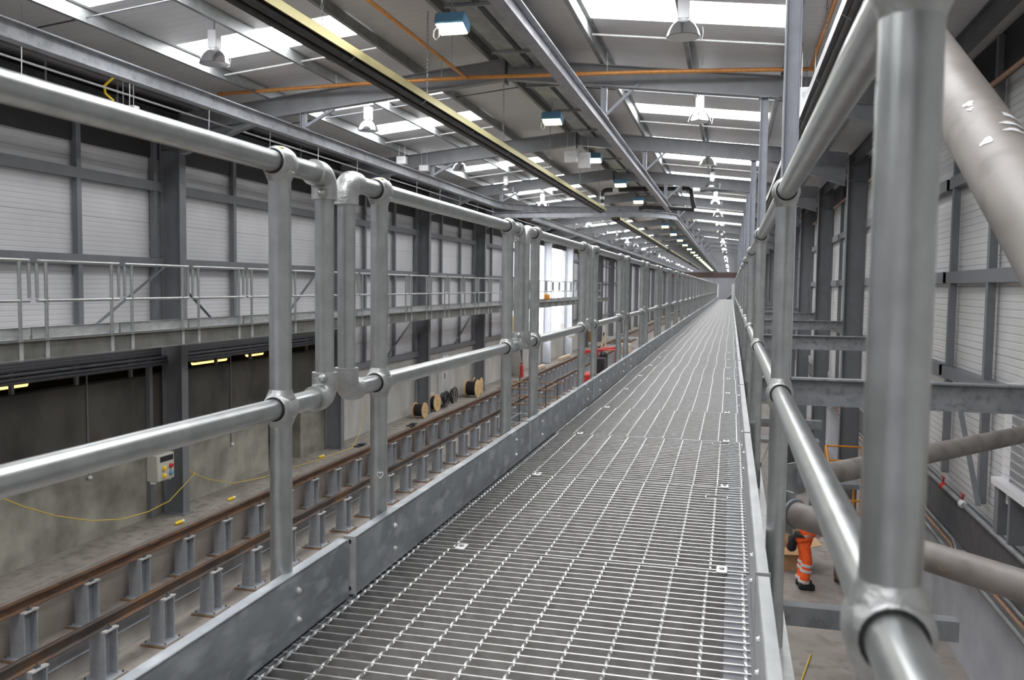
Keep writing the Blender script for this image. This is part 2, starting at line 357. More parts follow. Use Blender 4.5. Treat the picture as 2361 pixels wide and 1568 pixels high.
def rafter(y, label):
    t = thing('roof_rafter', label, 'rafter', (RIDGE, y, 0), 'portal frame rafters')
    for s in (-1, 1):
        a = (0, 0, zroof(RIDGE) - .43); b = (s * 6.52, 0, zroof(RIDGE + 6.52) - .43)
        MB().ibeam(a, b, .36, .17, .012, .016).build('rafter_beam', raft_grey_lit, t, flat=True)
        x0, x1 = s * 4.6, s * 6.5; z0 = zroof(RIDGE + 4.6) - .60; z1 = zroof(RIDGE + 6.5) - .60; k = MB()
        k.prism([(x0, z0), (x1, z1), (x1, z1 - .42)], (0, .006, 0), (0, -.006, 0)) if False else None
        for dy in (-.006,):
            vs = [(x0, -.006, z0), (x1, -.006, z1), (x1, -.006, z1 - .42), (x0, .006, z0), (x1, .006, z1), (x1, .006, z1 - .42)]
            k.add(vs, [(0, 1, 2), (5, 4, 3), (0, 3, 4, 1), (1, 4, 5, 2), (2, 5, 3, 0)])
        k.bar((x0, 0, z0), (x1, 0, z1 - .42), .17, .016)
        k.build('haunch', raft_grey_lit, t, flat=True)
    MB().box(-.012, .012, -.09, .09, zroof(RIDGE) - .68, zroof(RIDGE) - .22).build('ridge_plate', steel_dark, t, flat=True)
    return t
for i, y in enumerate(BAYS):
    if i: rafter(y, 'pitched grey steel roof rafter spanning the hall, %s from the camera end' % nth(i))
OFF = (.32, 1.72, 3.2, 4.68, 6.1)
for s in (-1, 1):
    for j, o in enumerate(OFF):
        x = RIDGE + s * o; z = zroof(x) - .02
        t = MB().prism([(0, 0), (s * .065, 0), (s * .065, -.004), (s * .004, -.004), (s * .004, -.196), (-s * .065, -.196), (-s * .065, -.2), (0, -.2)], (x, YB, z), (x, YE, z)).build('roof_purlin', galv_dull, flat=True)
        side = 'high walkway slope' if s < 0 else 'grating walkway slope'
        tag(t, 'long galvanised roof purlin on the %s, %s down from the ridge' % (side, nth(j + 1)), 'purlin', 'roof purlins')
for i, y in enumerate([BAY0 + 5.75 + BAY * k for k in range(0, 11)]):
    for s in (-1, 1):
        m = MB(); z = lambda o: zroof(RIDGE + s * o) - .13
        m.tube([(RIDGE + s * 1.74, y, z(1.74)), (RIDGE + s * 4.66, y, z(4.66))], .016, 8)
        tag(m.build('sag_rod', galv_light), 'pale tie rod between roof purlins %s, %s from the camera' % ('above the high side walkway' if s < 0 else 'above the grating walkway', nth(i + 1)), 'tie rod', 'roof tie rods')
        m = MB(); yy = y - 3.3
        m.tube([(RIDGE + s * .34, yy, z(.34)), (RIDGE + s * 6.0, yy, z(6.0))], .011, 6)
        tag(m.build('sag_rod', steel_dark), 'thin dark roof tie rod %s, %s from the camera' % ('above the high side walkway' if s < 0 else 'above the grating walkway', nth(i + 1)), 'tie rod', 'dark roof tie rods')
for s, x in ((-1, -10.55), (1, 2.75)):
    z = zroof(x) - .38
    tag(MB().ibeam((x, YB, z), (x, YE, z), .25, .12).build('eaves_beam', steel_dark, flat=True), 'dark steel eaves beam along the column heads %s' % ('over the high side walkway' if s < 0 else 'on the copper pipe side'), 'beam')

# cladding rails and posts, bay by bay
def girt(x, s, y0, y1, z, label, grp):
    m = MB().box(x, x - s * .16, y0, y1, z - .09, z - .084).box(x, x - s * .16, y0, y1, z + .084, z + .09).box(x - s * .154, x - s * .16, y0, y1, z - .084, z + .084)
    tag(m.build('cladding_rail', steel_grey, flat=True), label, 'cladding rail', grp)
for i in range(12):
    y0, y1 = BAYS[i] + .1, BAYS[i + 1] - .1
    bay = '%s bay from the camera' % nth(i + 1)
    if not 43 < y0 < 58:
        for z, d in ((1.2, 'at walkway handrail height'), (2.67, 'high under the eaves')):
            girt(XL, -1, y0, y1, z, 'grey cladding rail behind the high walkway, %s, %s' % (d, bay), 'left wall cladding rails')
        if y0 > 22: girt(XL, -1, y0, y1, -1.65, 'grey cladding rail on the pale concrete plinth, %s' % bay, 'left wall cladding rails')
    for z, d in ((2.5, 'high up'), (1.04, 'at handrail height'), (-.43, 'below deck height')):
        girt(XR, 1, y0, y1, z, 'grey cladding rail %s on the lower wall, %s' % (d, bay), 'right wall cladding rails')
    for q, yy in enumerate((BAYS[i] + 2.4, BAYS[i] + 4.8, BAYS[i + 1] - .36)):
        which = ('nearer mid-bay', 'farther mid-bay', 'by the far column')[q]
        if not (43 < yy < 58.2):
            zb = DADO if yy < 22 else -1.72
            tag(MB().channel((XL + .1, yy, zb + .6 if yy < 22 else zb), (XL + .1, yy, 4.2), .1, .11, .008, up=(1, 0, 0)).build('cladding_post', steel_grey, flat=True),
                'grey cladding post behind the high walkway, %s, %s' % (which, bay), 'cladding post', 'left wall cladding posts')
        tag(MB().channel((XR - .1, yy, -2.0), (XR - .1, yy, 4.15), .1, .11, .008, up=(1, 0, 0)).build('cladding_post', steel_grey, flat=True),
            'grey cladding post on the lower wall, %s, %s' % (which, bay), 'cladding post', 'right wall cladding posts')
for a, b, l in (((-10.7, 12.75, .02), (-10.7, 14.75, 1.12), 'thin steel brace sloping up to the first column behind the high walkway'),
                ((-10.7, 15.3, .75), (-10.7, 16.4, .0), 'thin steel brace sloping down from the first column behind the high walkway'),
                ((-10.7, 19.6, .1), (-10.7, 21.95, 1.65), 'thin steel brace sloping up to the second column behind the high walkway'),
                ((-10.8, 26.2, -1.55), (-10.8, 29.0, -.2), 'thin steel brace below the high walkway, rising to the third column'),
                ((-10.8, 33.4, -1.55), (-10.8, 36.2, -.2), 'thin steel brace below the high walkway, rising to the fourth column'),
                ((3.25, 13.9, -.6), (3.25, 12.5, -2.0), 'thin steel brace crossing the white panel beside the louvred window')):
    tag(MB().bar(a, b, .012, .07, up=(1, 0, 0)).build('wall_brace', steel_grey, flat=True), l, 'brace')

# ------------------------------------------------------------------ the grating walkway
PITCH_Y, Y0G = 1.117, 2.588
def grating(hole=None):
    m = MB(); nb = 27; dx = [-.939 + .1 * k for k in range(11)]
    for i in range(nb):
        y = .012 + (PITCH_Y - .024) * i / (nb - 1)
        segs = [(-.955, .072)]
        if hole and hole[2] < y < hole[3]: segs = [(-.955, hole[0]), (hole[1], .072)]
        for a, b in segs: m.box(a, b, y - .0025, y + .0025, -.03, 0)
    for x in dx:                                        # square rods twisted as they cross the bars
        seg = [(0.006, PITCH_Y - .006)]
        if hole and hole[0] < x < hole[1]: seg = [(.006, hole[2]), (hole[3], PITCH_Y - .006)]
        for a, b in seg:
            n = max(4, int((b - a) / .0137)); vs = []
            for i in range(n + 1):
                y = a + (b - a) * i / n; an = PI / 4 * 2 * i / 3
                vs += [(x + .0042 * math.cos(an + k * PI / 2), y, -.003 + .0042 * math.sin(an + k * PI / 2)) for k in range(4)]
            m.add(vs, [(i * 4 + k, i * 4 + (k + 1) % 4, i * 4 + 4 + (k + 1) % 4, i * 4 + 4 + k) for i in range(n) for k in range(4)])
    if hole:
        x0, x1, y0, y1 = hole
        m.box(x0 - .003, x0, y0, y1, -.03, 0).box(x1, x1 + .003, y0, y1, -.03, 0).box(x0, x1, y0 - .003, y0, -.03, 0).box(x0, x1, y1, y1 + .003, -.03, 0)
    return m
protos = {}
for k in range(-2, 58):
    y = Y0G + PITCH_Y * k
    key = 'hole1' if k == 0 else 'hole2' if k == 1 else 'plain'
    hole = {'hole1': (-.075, .005, PITCH_Y - .2, PITCH_Y - .16), 'hole2': (-.078, .006, PITCH_Y + .06 - .0, PITCH_Y + .07), 'plain': None}[key] if key != 'hole2' else (-.078, .006, .74 + .3, .74 + .335)
    lab = 'open steel grating deck panel of the walkway, %s from the camera end' % nth(k + 2) if k > -2 else 'open steel grating deck panel directly under the camera'
    if key == 'hole1': lab = 'open steel grating deck panel with a small framed cut-out beside the side kerb'
    if key not in protos:
        o = grating(hole).build('deck_grating', galv_grate, flat=True); protos[key] = o
    else:
        o = protos[key].copy(); COL.objects.link(o)
    o.location = (random.uniform(-.011, .011) if k not in (0,) else 0, y, 0)
    tag(o, lab, 'grating', 'walkway grating panels')
def clip(x, y, lab):
    t = thing('grating_clip', lab, 'clip', (x, y, 0), 'grating clips')
    MB().cbox(-.016, .016, -.027, .027, .0005, .006, .0015).build('saddle', galv_light, t)
    MB().lathe([(.0075, 0), (.0075, .004), (.004, .0055)], (0, 0, .006), n=8).build('bolt_head', galv_dull, t)
for i in range(9):
    y = Y0G + PITCH_Y * i
    clip(-.81, y + .004, 'small galvanised clip on a deck joint, track side, %s from the camera' % nth(i + 1))
    clip(-.005, y + .004, 'small galvanised clip on a deck joint, outer side, %s from the camera' % nth(i + 1))

# edge beams under the deck, cross bearers
def cwalk(x, s, name, lab, mat, z=-.124):
    tag(MB().channel((x, -1.5, z), (x, 67, z), .24, .07, .009, flip=s).build(name, mat, flat=True), lab, 'walkway beam')
cwalk(-.957, -1, 'walkway_beam', 'steel edge beam darkened for the shaded gap, on the toe board side above the tracks', steel_dark)  # beam colour darkened to carry the shade of the gap under the toe boards
cwalk(.075, -1, 'walkway_beam', 'steel edge beam darkened for the shaded gap, on the outer kerb side', steel_dark)  # gap shade put into the beam colour on this edge too
tag(MB().box(.125, .185, -1.5, 67, -.3, -.17).build('walkway_bearer', galv_light, flat=True), 'pale dusty steel runner outside the guardrail posts by the lower floor', 'walkway beam')

# toe boards
TL, TY0 = 2.09, 2.1
def toe(side, L=TL):
    t = MB(); s = side
    x = -.962 if s < 0 else .075
    o = s * .03
    t.box(x, x + s * .004, .012, L - .012, .006, .158).box(x, x + o, .012, L - .012, .154, .158).box(x, x + o, .012, L - .012, .002, .006)
    return t
def toe_thing(side):
    t = thing('toe_board', 'x', 'toe board'); x = -.962 if side < 0 else .075
    toe(side).build('board', galv_sheet if side < 0 else galv_mid, t, flat=True)
    e = MB(); s = side
    e.box(x - s * .001, x + s * .034, .008, .0125, .002, .16); 
    e.build('end_flange', galv_mid, t, flat=True)
    h = MB()
    for z in (.018, .146): h.lathe([(.006, 0), (.006, .001)], (x + s * .017, .0078, z), (0, -1, 0), 10)
    h.build('bolt_hole', black, t)
    for yy in (.29, TL - .29):
        for z in (.045, .115):
            b = MB().lathe([(.0085, 0), (.0085, .0015), (.006, .0015), (.006, .006), (.003, .008)], (x, yy, z), (-s, 0, 0), 8); b.build('bolt', galv_light, t)
    return t
for side in (-1, 1):
    p = freeze(toe_thing(side)); first = True
    for k in range(-1, 31):
        loc = ((.006 if k >= 0 else -.003) if side < 0 else 0, TY0 + TL * k, 0)
        lab = ('bolted galvanised toe board on the track side of the deck, %s from the camera' if side < 0 else 'pale toe board on the outer side of the deck, %s from the camera') % nth(k + 2)
        if first: p.location = loc; p['label'] = lab; p['group'] = 'walkway toe boards'; first = False
        else: dup(p, loc, lab, 'walkway toe boards')

# ------------------------------------------------------------------ guardrails
RT = .0242
def tee_mesh(z, m, top=True):
    """forged ball joint where rail and post meet (local y along the rail), with a fillet onto the post"""
    pr = [(.0285, -.032), (.032, -.0295), (.0365, -.019), (.0385, 0), (.0365, .019), (.032, .0295), (.0285, .032)]
    m.lathe(pr, (0, 0, z), (0, 1, 0), 26)
    m.ball((0, 0, z), .0375, .98, .85, .99, 22, 12)
    m.lathe([(.0258, -.043), (.0275, -.038), (.031, -.030), (.034, -.022), (.03, -.01)], (0, 0, z), (0, 0, 1), 22)
    if not top: m.lathe([(.03, .01), (.034, .022), (.031, .030), (.0275, .038), (.0258, .043)], (0, 0, z), (0, 0, 1), 22)
    return m
def gap_rings(zs, y, parent):
    for z in zs:
        for d in (-1, 1): MB().lathe([(.0243, 0), (.0285, 0), (.0285, .0012), (.0243, .0012)], (0, y + d * .0322, z), (0, d, 0), 22).build('clearance_gap', black, parent)
def elbow_mesh(c, sy, sz, m):
    """90 degree elbow: from direction sy along y to direction sz along z"""
    y0, z0 = c; R = .034; pts = []
    pts.append((0, y0 + sy * .062, z0))
    for i in range(7):
        a = PI / 2 * i / 6; pts.append((0, y0 + sy * R * (1 - math.sin(a)), z0 + sz * R * (1 - math.cos(a))))
    pts.append((0, y0, z0 + sz * .062))
    m.tube(pts, .0325, 18)
    m.ball((.010, y0 + sy * .031, z0 + sz * .049), .0115, n=12, m=8)
    return m
ZT, ZM = 1.108, .545
def loop_panel(L, e=.065, po=.29, zb=-.25, detail=True, label='x', fit=galv_fit, flat_foot=False):
    t = thing('guardrail', label, 'guardrail')
    MB().tube([(0, e, ZT), (0, L - e, ZT)], RT, 20).build('top_rail', galv_tube, t)
    MB().tube([(0, e, ZM), (0, L - e, ZM)], RT, 20).build('middle_rail', galv_tube, t)
    for y, s in ((e, 1), (L - e, -1)):
        MB().tube([(0, y, ZM + .04), (0, y, ZT - .04)], RT, 20).build('end_bar', galv_tube, t)
        if detail:
            elbow_mesh((y, ZT), s, -1, MB()).build('elbow', fit, t); elbow_mesh((y, ZM), s, 1, MB()).build('elbow', fit, t)
    for y in (po, L - po):
        MB().tube([(0, y, zb), (0, y, ZT)], RT * 1.06, 20).build('post', galv_tube, t)
        if detail:
            m = tee_mesh(ZT, MB()); m.v = [(a, b + y, c) for a, b, c in m.v]; m.build('top_fitting', fit, t)
            m = tee_mesh(ZM, MB(), False); m.v = [(a, b + y, c) for a, b, c in m.v]; m.build('middle_fitting', fit, t)
            gap_rings((ZT, ZM), y, t)
            MB().ball((.012, y - .02, ZT + .0295), .0085, 1.3, 1, .45, 10, 6).build('paint_dab', yellow_mark, t)
    return t
proto = freeze(loop_panel(TL)); proto.location = (-1.008, TY0 - TL, 0)
proto['label'] = 'galvanised tubular guardrail panel on the track side of the walkway, first from the camera'; proto['group'] = 'walkway guardrail panels'
for k in range(0, 30):
    g = dup(proto, (-1.008, TY0 + TL * k, 0), 'galvanised tubular guardrail panel on the track side of the walkway, %s from the camera' % nth(k + 2))
    if k == 0:                                          # the heart sticker low on its first post
        h = []
        for i in range(40):
            a = 2 * PI * i / 40
            hx = 16 * math.sin(a) ** 3; hz = 13 * math.cos(a) - 5 * math.cos(2 * a) - 2 * math.cos(3 * a) - math.cos(4 * a)
            h.append((hx * .00062, hz * .00068))
        m = MB(); ca, sa = math.cos(-.72), math.sin(-.72)
        for q in (1.0,):
            pts = [((RT * 1.06 + .001) * math.cos(-1.0 + u / .03) , .29 + (RT * 1.06 + .001) * math.sin(-1.0 + u / .03), .27 + v) for u, v in h]
            m.tube(pts, .0013, 6, close=True)
        o = m.build('heart_sticker', heart_white, g); o['label'] = 'small pale heart outline on the post'
# single far-side guardrail on the outer edge
gr = thing('guardrail', 'long galvanised tubular guardrail on the outer edge of the walkway beside the lower floor', 'guardrail', (.138, 0, 0))
MB().tube([(0, -1.2, 1.1), (0, 66.8, 1.1)], RT, 22).build('top_rail', galv_tube, gr)
MB().tube([(0, -1.2, ZM), (0, 66.8, ZM)], RT, 22).build('middle_rail', galv_tube, gr)
PR = [.785, 2.5] + [4.5 + 2.05 * k for k in range(31)]
for y in PR:
    MB().tube([(0, y, -.04), (0, y, 1.1)], RT * 1.06, 22).build('post', galv_tube, gr)
    f = MB().tube([(.0, y, -.03), (.008, y, -.10), (.012, y, -.30)], [RT * 1.06, .021, .017], 12)
    f.build('flattened_foot', galv_tube, gr)
    for z, top in ((1.1, True), (ZM, False)):
        m = tee_mesh(z, MB(), top); m.v = [(a, b + y, c) for a, b, c in m.v]; m.build('rail_fitting', galv_fit, gr)
    if y < 14: gap_rings((1.1, ZM), y, gr)
    MB().box(-.035, .04, y - .012, y + .012, -.33, -.30).build('foot_plate', galv_dull, gr, flat=True)

# hangers, transverse beams, bearers and braces that carry the walkway
for i, y in enumerate(BAYS[:9]):
    top = zroof(.45) - .6
    t = thing('walkway_hanger', 'blue-grey steel hanger rising from the walkway edge to the roof, %s from the camera' % nth(i + 1), 'hanger', (.45, y, -.2), 'walkway hangers')
    MB().ibeam((0, 0, 0), (0, 0, top + .2), .13, .13, .01, .012, up=(1, 0, 0)).build('shaft', steel_hang, t, flat=True)
    MB().box(-.09, .09, -.1, .1, top + .18, top + .2).build('cap_plate', steel_hang, t, flat=True)
    t = thing('cross_beam', 'grey steel cross beam from the walkway to the wall columns, %s from the camera' % nth(i + 1), 'beam', (0, y, 0), 'walkway cross beams')
    MB().ibeam((.19, 0, -.04), (2.62, 0, -.04), .23, .13, .01, .014).build('section', steel_beam, t, flat=True)
    MB().box(2.6, 2.615, -.08, .08, -.17, .11).build('end_plate', steel_beam, t, flat=True)
for i in range(9):
    y = 5.0 + BAY * i
    t = thing('outrigger', 'square steel bearer sticking out below the walkway over the lower floor, %s from the camera' % nth(i + 1), 'bearer', (0, y, -.98), 'walkway outriggers')
    MB().box(-1.2, 1.22, -.045, .045, -.055, .055).build('section', steel_beam, t, flat=True)
    MB().box(1.22, 1.224, -.046, .046, -.056, .056).build('end_cap', steel_beam, t, flat=True)
    for x in (-.93, .15): MB().box(x - .03, x + .03, -.03, .03, .055, .72).build('drop_leg', galv_dull, t, flat=True)
def brace_tube(a, b, lab, r=.084, plate=True):
    t = thing('brace_tube', lab, 'brace'); a, b = Vector(a), Vector(b); d = (b - a).normalized()
    MB().tube([a + d * .02, b], r, 28).build('tube', tube_grey, t)
    if plate:
        MB().lathe([(r + .012, 0), (r + .012, .014)], a, d, 28).build('end_flange', steel_beam, t)
        p = a - d * .1; MB().bar(p, a, .012, .2).build('gusset_plate', galv_dull, t, flat=True)
    return t
brace_tube((.36, 4.82, -.19), (2.6, 7.55, -.19), 'dusty grey brace tube running from the walkway node away to the wall column', .061)
muddy = brace_tube((.31, 4.22, -.22), (2.6, 1.7, -.225), 'muddy grey brace tube running from the walkway node back towards the camera', .06)
pale_brace = brace_tube((.5, 7.55, 4.25), (.515, .65, .37), 'large pale brace tube sloping down from the roof hanger past the near post', .068, False)
def splash(parent, name, mat, p, n, axis, w, h, seed):
    """thin irregular blotch lying on a tube: p on the surface, n its normal, axis along the tube"""
    p, n, a = Vector(p), Vector(n).normalized(), Vector(axis).normalized(); c = n.cross(a); rnd = random.Random(seed); k = 22; r = .068
    top = []
    for i in range(k):
        q = 2 * PI * i / k; f = 1 + .28 * math.sin(3 * q + seed) + .16 * rnd.uniform(-1, 1)
        u, v = math.cos(q) * w * f, math.sin(q) * h * f
        top.append(p + a * u + c * (r * math.sin(v / r)) - n * (r * (1 - math.cos(v / r))) + n * .0008)
    top.append(p + n * .0009)
    MB().add(top, [(i, (i + 1) % k, k) for i in range(k)]).build(name, mat, parent)
DG = (.0, -.871, -.49)
for i, (p, n, w_, h_) in enumerate((((.4809, 2.0614, 1.2331), (-.455, -.437, .776), .013, .010), ((.4786, 2.0355, 1.2171), (-.489, -.428, .76), .007, .006), ((.5427, 1.9863, 1.1911), (.45, -.437, .779), .010, .020), ((.5316, 1.9349, 1.1673), (.286, -.469, .836), .009, .024), ((.5247, 1.8998, 1.1495), (.184, -.481, .857), .008, .018), ((.4738, 1.88, 1.126), (-.566, -.405, .718), .012, .012))):
    splash(pale_brace, 'paint_mark', white_paint, p, n, DG, w_, h_, i + 1)
for i, (p, n, w_, h_) in enumerate((((.851, 3.562, -.1873), (-.52, -.472, .712), .055, .022), ((.8865, 3.5216, -.1882), (-.531, -.482, .697), .035, .02), ((.817, 3.5729, -.2275), (-.739, -.672, .041), .03, .012), ((.9247, 3.4663, -.1999), (-.641, -.582, .501), .016, .006), ((.9639, 3.4243, -.1987), (-.631, -.574, .522), .014, .006))):
    splash(muddy, 'mud_patch', mud, p, n, (2.29, -2.52, 0), w_, h_, i + 11)
t = thing('bracing_node', 'steel gusset bracket between the two brace tubes at the walkway edge', 'bracket', (.26, 4.52, -.2))
MB().box(-.02, .1, -.16, .28, -.11, -.098).build('flange', galv_light, t, flat=True)
MB().box(.0, .012, -.3, .3, -.1, .1).build('web_plate', steel_beam, t, flat=True)
for yy in (-.2, .2): MB().lathe([(.012, 0), (.012, .012)], (.012, yy, .05), (1, 0, 0), 6).build('bolt', black, t)

# ------------------------------------------------------------------ raised track on posts
def rail_thing(x, mat, lab):
    t = thing('track_rail', lab, 'rail', (x, 0, -3.93))
    prof = [(-.07, 0), (.07, 0), (.07, .012), (.012, .03), (.009, .115), (.034, .125), (.036, .152), (.028, .16), (-.028, .16), (-.036, .152), (-.034, .125), (-.009, .115), (-.012, .03), (-.07, .012)]
    MB().prism(prof, (0, YB, 0), (0, YE - 1, 0)).build('section', mat, t, flat=True)
    return t
XA_, XB_ = -9.82, -8.255
rail_thing(XA_, rail_rust, 'rusty brown rail on posts beside the raised apron'); rail_thing(XB_, rail_dark, 'dark weathered rail on posts nearer the walkway')
def track_post():
    t = thing('track_post', 'x', 'rail post', group='posts under the raised rails')
    H = -3.93 - FLOOR
    MB().ibeam((0, 0, .043), (0, 0, H - .02), .26, .245, .014, .018, up=(0, 1, 0)).build('shaft', stub_grey, t, flat=True)
    MB().box(-.145, .145, -.135, .135, H - .022, H).build('cap_plate', galv_light, t, flat=True)
    MB().box(-.2, .2, -.2, .2, .03, .044).build('base_plate', stub_grey, t, flat=True)
    MB().box(-.228, .228, -.228, .228, 0, .03).build('packing_plate', rust_pad, t, flat=True)
    for sx in (-1, 1):
        c = MB().box(sx * .05, sx * .115, -.035, .035, H, H + .018).lathe([(.012, 0), (.012, .05), (.006, .055)], (sx * .09, 0, H + .015), n=8)
        c.build('rail_clip', steel_dark, t, flat=True)
        for sy in (-1, 1): MB().lathe([(.014, 0), (.014, .022), (.007, .03)], (sx * .17, sy * .17, .044), n=6).build('anchor_bolt', steel_dark, t)
    return t
tp = freeze(track_post()); used = False
for rail, x, y0, lab in ((0, XA_, 10.2, 'galvanised I-section post under the rusty rail beside the apron, %s from the camera'), (1, XB_, 8.67, 'galvanised I-section post under the dark rail nearer the walkway, %s from the camera')):
    for k in range(0, 46):
        y = y0 + 1.2725 * k; l = lab % nth(k + 1)
        if not used: tp.location = (x, y, FLOOR); tp['label'] = l; used = True
        else: dup(tp, (x, y, FLOOR), l, 'posts under the raised rails')
tag(MB().channel((-8.655, YB, -4.25), (-8.655, 25, -4.25), .2, .05, .005, flip=1).build('kerb_channel', stub_grey, flat=True), 'galvanised channel on top of the low kerb between the two rails', 'channel')

# ------------------------------------------------------------------ high walkway on the opposite wall
t = thing('edge_beam', 'weathered steel edge beam of the high walkway on the opposite wall', 'beam', (-9.52, 0, -.15))
MB().channel((0, 3, 0), (0, 70, 0), .28, .08, .012, flip=1).build('section', beam_web, t, flat=True)
tag(MB().box(-10.4, -9.6, 3, 70, -.035, -.01).build('deck_plate', galv_dull, flat=True), 'narrow steel deck of the high walkway on the opposite wall', 'deck')
for i, y in enumerate(BAYS[:9]):
    tag(MB().box(-10.45, -9.6, y - .04, y + .04, -.25, -.05).build('walkway_bracket', steel_grey, flat=True), 'steel bracket carrying the high walkway off a wall column, %s from the camera' % nth(i + 1), 'bracket', 'high walkway brackets')
HL = 1.83
def hi_panel():
    t = loop_panel(HL, .07, .24, .0, False, 'x')
    for y in (.24, HL - .24): MB().box(-.012, .012, y - .035, y + .035, -.3, .04).build('post_foot', galv_mid, t, flat=True)
    t.name = 'walkway_railing'; t['category'] = 'railing'; return t
hp = freeze(hi_panel()); first = True
def hi_toe():
    t = thing('kick_plate', 'x', 'toe board')
    MB().box(0, .004, .01, HL - .01, .0, .17).box(0, .03, .01, HL - .01, .166, .17).box(0, .03, .01, HL - .01, 0, .004).build('board', galv_mid, t, flat=True)
    MB().box(0, .03, .008, .014, 0, .17).build('end_flange', galv_dull, t, flat=True)
    return t
ht = freeze(hi_toe())
for k in range(-1, 30):
    y = 10.17 + HL * k
    la = 'thin galvanised railing panel of the high walkway on the opposite wall, %s from the camera' % nth(k + 2)
    lb = 'pale steel toe board of the high walkway on the opposite wall, %s from the camera' % nth(k + 2)
    if first: hp.location = (-9.5, y, 0); hp['label'] = la; hp['group'] = 'high walkway railing panels'; ht.location = (-9.57, y, .0); ht['label'] = lb; ht['group'] = 'high walkway toe boards'; first = False
    else: dup(hp, (-9.5, y, 0), la); dup(ht, (-9.57, y, 0), lb)
tag(MB().box(-10.93, -10.9, YB, 22.0, -.62, -.3).build('perforated_screen', perf, flat=True), 'dark perforated panel below the high walkway above the gap', 'panel')
for i, (z, x, rr) in enumerate(((-.66, -10.86, .03), (-.73, -10.84, .03), (-.785, -10.84, .03))):
    tag(MB().tube([(x, YB, z), (x, 22.0, z)], rr, 8).build('service_pipe', steel_dark), 'dark service pipe under the perforated panel, %s from the top' % nth(i + 1), 'pipe', 'pipes under the perforated panel')
for i, y in enumerate([11.4 + 1.42 * k for k in range(0, 8)]):
    if abs(y - 15) < .4: continue
    tag(MB().box(-11.14, -11.08, y - .03, y + .03, DADO, -.3).build('gap_post', steel_grey, flat=True), 'short steel post in the gap over the concrete wall, %s from the camera' % nth(i + 1), 'post', 'posts over the concrete wall')
for i, (y0, y1, x, z) in enumerate(((9.5, 13.75, -13.0, -1.15), (10.3, 12.3, -14.2, -1.2), (18.2, 19.7, -12.5, -1.12), (21.1, 22.0, -12.8, -1.15))):
    t = thing('strip_light', 'lit yellow strip light in the room behind the concrete wall, %s from the camera' % nth(i + 1), 'light', (x, y0, z), 'lights in the side room')
    MB().box(-.1, .1, 0, y1 - y0, .02, .07).build('body', white_paint, t, flat=True)
    MB().tube([(0, .05, 0), (0, y1 - y0 - .05, 0)], .045, 8).build('lamp_tube', tube_lit, t)
    for yy in (.25, y1 - y0 - .25): MB().tube([(0, yy, .07), (0, yy, -.3 - z)], .01, 6).build('hanger_rod', steel_dark, t)
tag(MB().channel((XL + .05, 14.5, -3.8), (XL + .05, 14.5, -.66), .09, .09, .006, up=(1, 0, 0)).build('wall_channel', steel_grey, flat=True), 'dark vertical channel on the concrete wall just before the first column', 'channel')
for i, (y, z0) in enumerate(((12.9, -3.5), (17.43, -3.7))):
    t = thing('pull_cord', 'thin vertical conduit with a white box on the concrete wall, %s from the camera' % nth(i + 1), 'conduit', (XL + .02, y, 0), 'conduits on the concrete wall')
    MB().tube([(0, 0, z0 + .9), (0, 0, -.78)], .013, 6).build('conduit', steel_grey, t); MB().cbox(-.02, .06, -.05, .05, -.82, -.72, .01).build('junction_box', white_paint, t)
    MB().ball((.03, 0, z0 + .85), .04).build('end_knob', white_paint, t)

# ------------------------------------------------------------------ things overhead
def path_beam(name, pts, lab, h=.22, b=.15, mat=None):
    """I-section runway bent along a plan path"""
    t = thing(name, lab, 'runway beam'); H, B, w, tf = h / 2, b / 2, .006, .016
    prof = [(-B, -H), (B, -H), (B, -H + tf), (w, -H + tf), (w, H - tf), (B, H - tf), (B, H), (-B, H), (-B, H - tf), (-w, H - tf), (-w, -H + tf), (-B, -H + tf)]
    P = [Vector(p) for p in pts]; m = MB(); n = len(prof); vs = []
    for i, p in enumerate(P):
        d = (P[min(i + 1, len(P) - 1)] - P[max(i - 1, 0)]).normalized(); sd = Vector((d.y, -d.x, 0)); k = 1
        if 0 < i < len(P) - 1:
            a = (P[i] - P[i - 1]).normalized(); k = 1 / max(.3, a.dot(d))
        vs += [p + sd * a * k + Vector((0, 0, c)) for a, c in prof]
    fs = [(i * n + j, i * n + (j + 1) % n, (i + 1) * n + (j + 1) % n, (i + 1) * n + j) for i in range(len(P) - 1) for j in range(n)]
    fs += [tuple(range(n))[::-1], tuple(range((len(P) - 1) * n, len(P) * n))]
    m.add(vs, fs).build('section', mat or runway_grey, t, flat=True)
    return t
def arc(cx, cy, r, a0, a1, z, n=9): return [(cx + r * math.cos(math.radians(a0 + (a1 - a0) * i / n)), cy + r * math.sin(math.radians(a0 + (a1 - a0) * i / n)), z) for i in range(n + 1)]
ZR = 3.6
l1 = path_beam('runway_beam', [(-7.85, -3, ZR), (-7.85, 28.4, ZR)] + arc(-5.25, 28.6, 2.6, 176, 90, ZR)[1:] + [(-2.2, 31.2, ZR)], 'grey overhead runway beam on the high walkway side, curving across at its end')
r1 = path_beam('runway_beam', [(-2.2, -3, ZR), (-2.2, 31.3, ZR)], 'long grey overhead runway beam on the near side of the floodlights, meeting the crosspiece')
l2 = path_beam('runway_beam', [(-7.85, 34.4, ZR), (-7.85, YE - 2, ZR)], 'far overhead runway beam continuing beyond the first loop, high walkway side')
r2 = path_beam('runway_beam', [(-9.2, 33.2, ZR), (-4.2, 33.2, ZR)] + arc(-4.2, 35.2, 2.0, -84, 0, ZR) + [(-2.2, YE - 2, ZR)], 'far overhead runway beam that starts with a curved crosspiece under the roof')
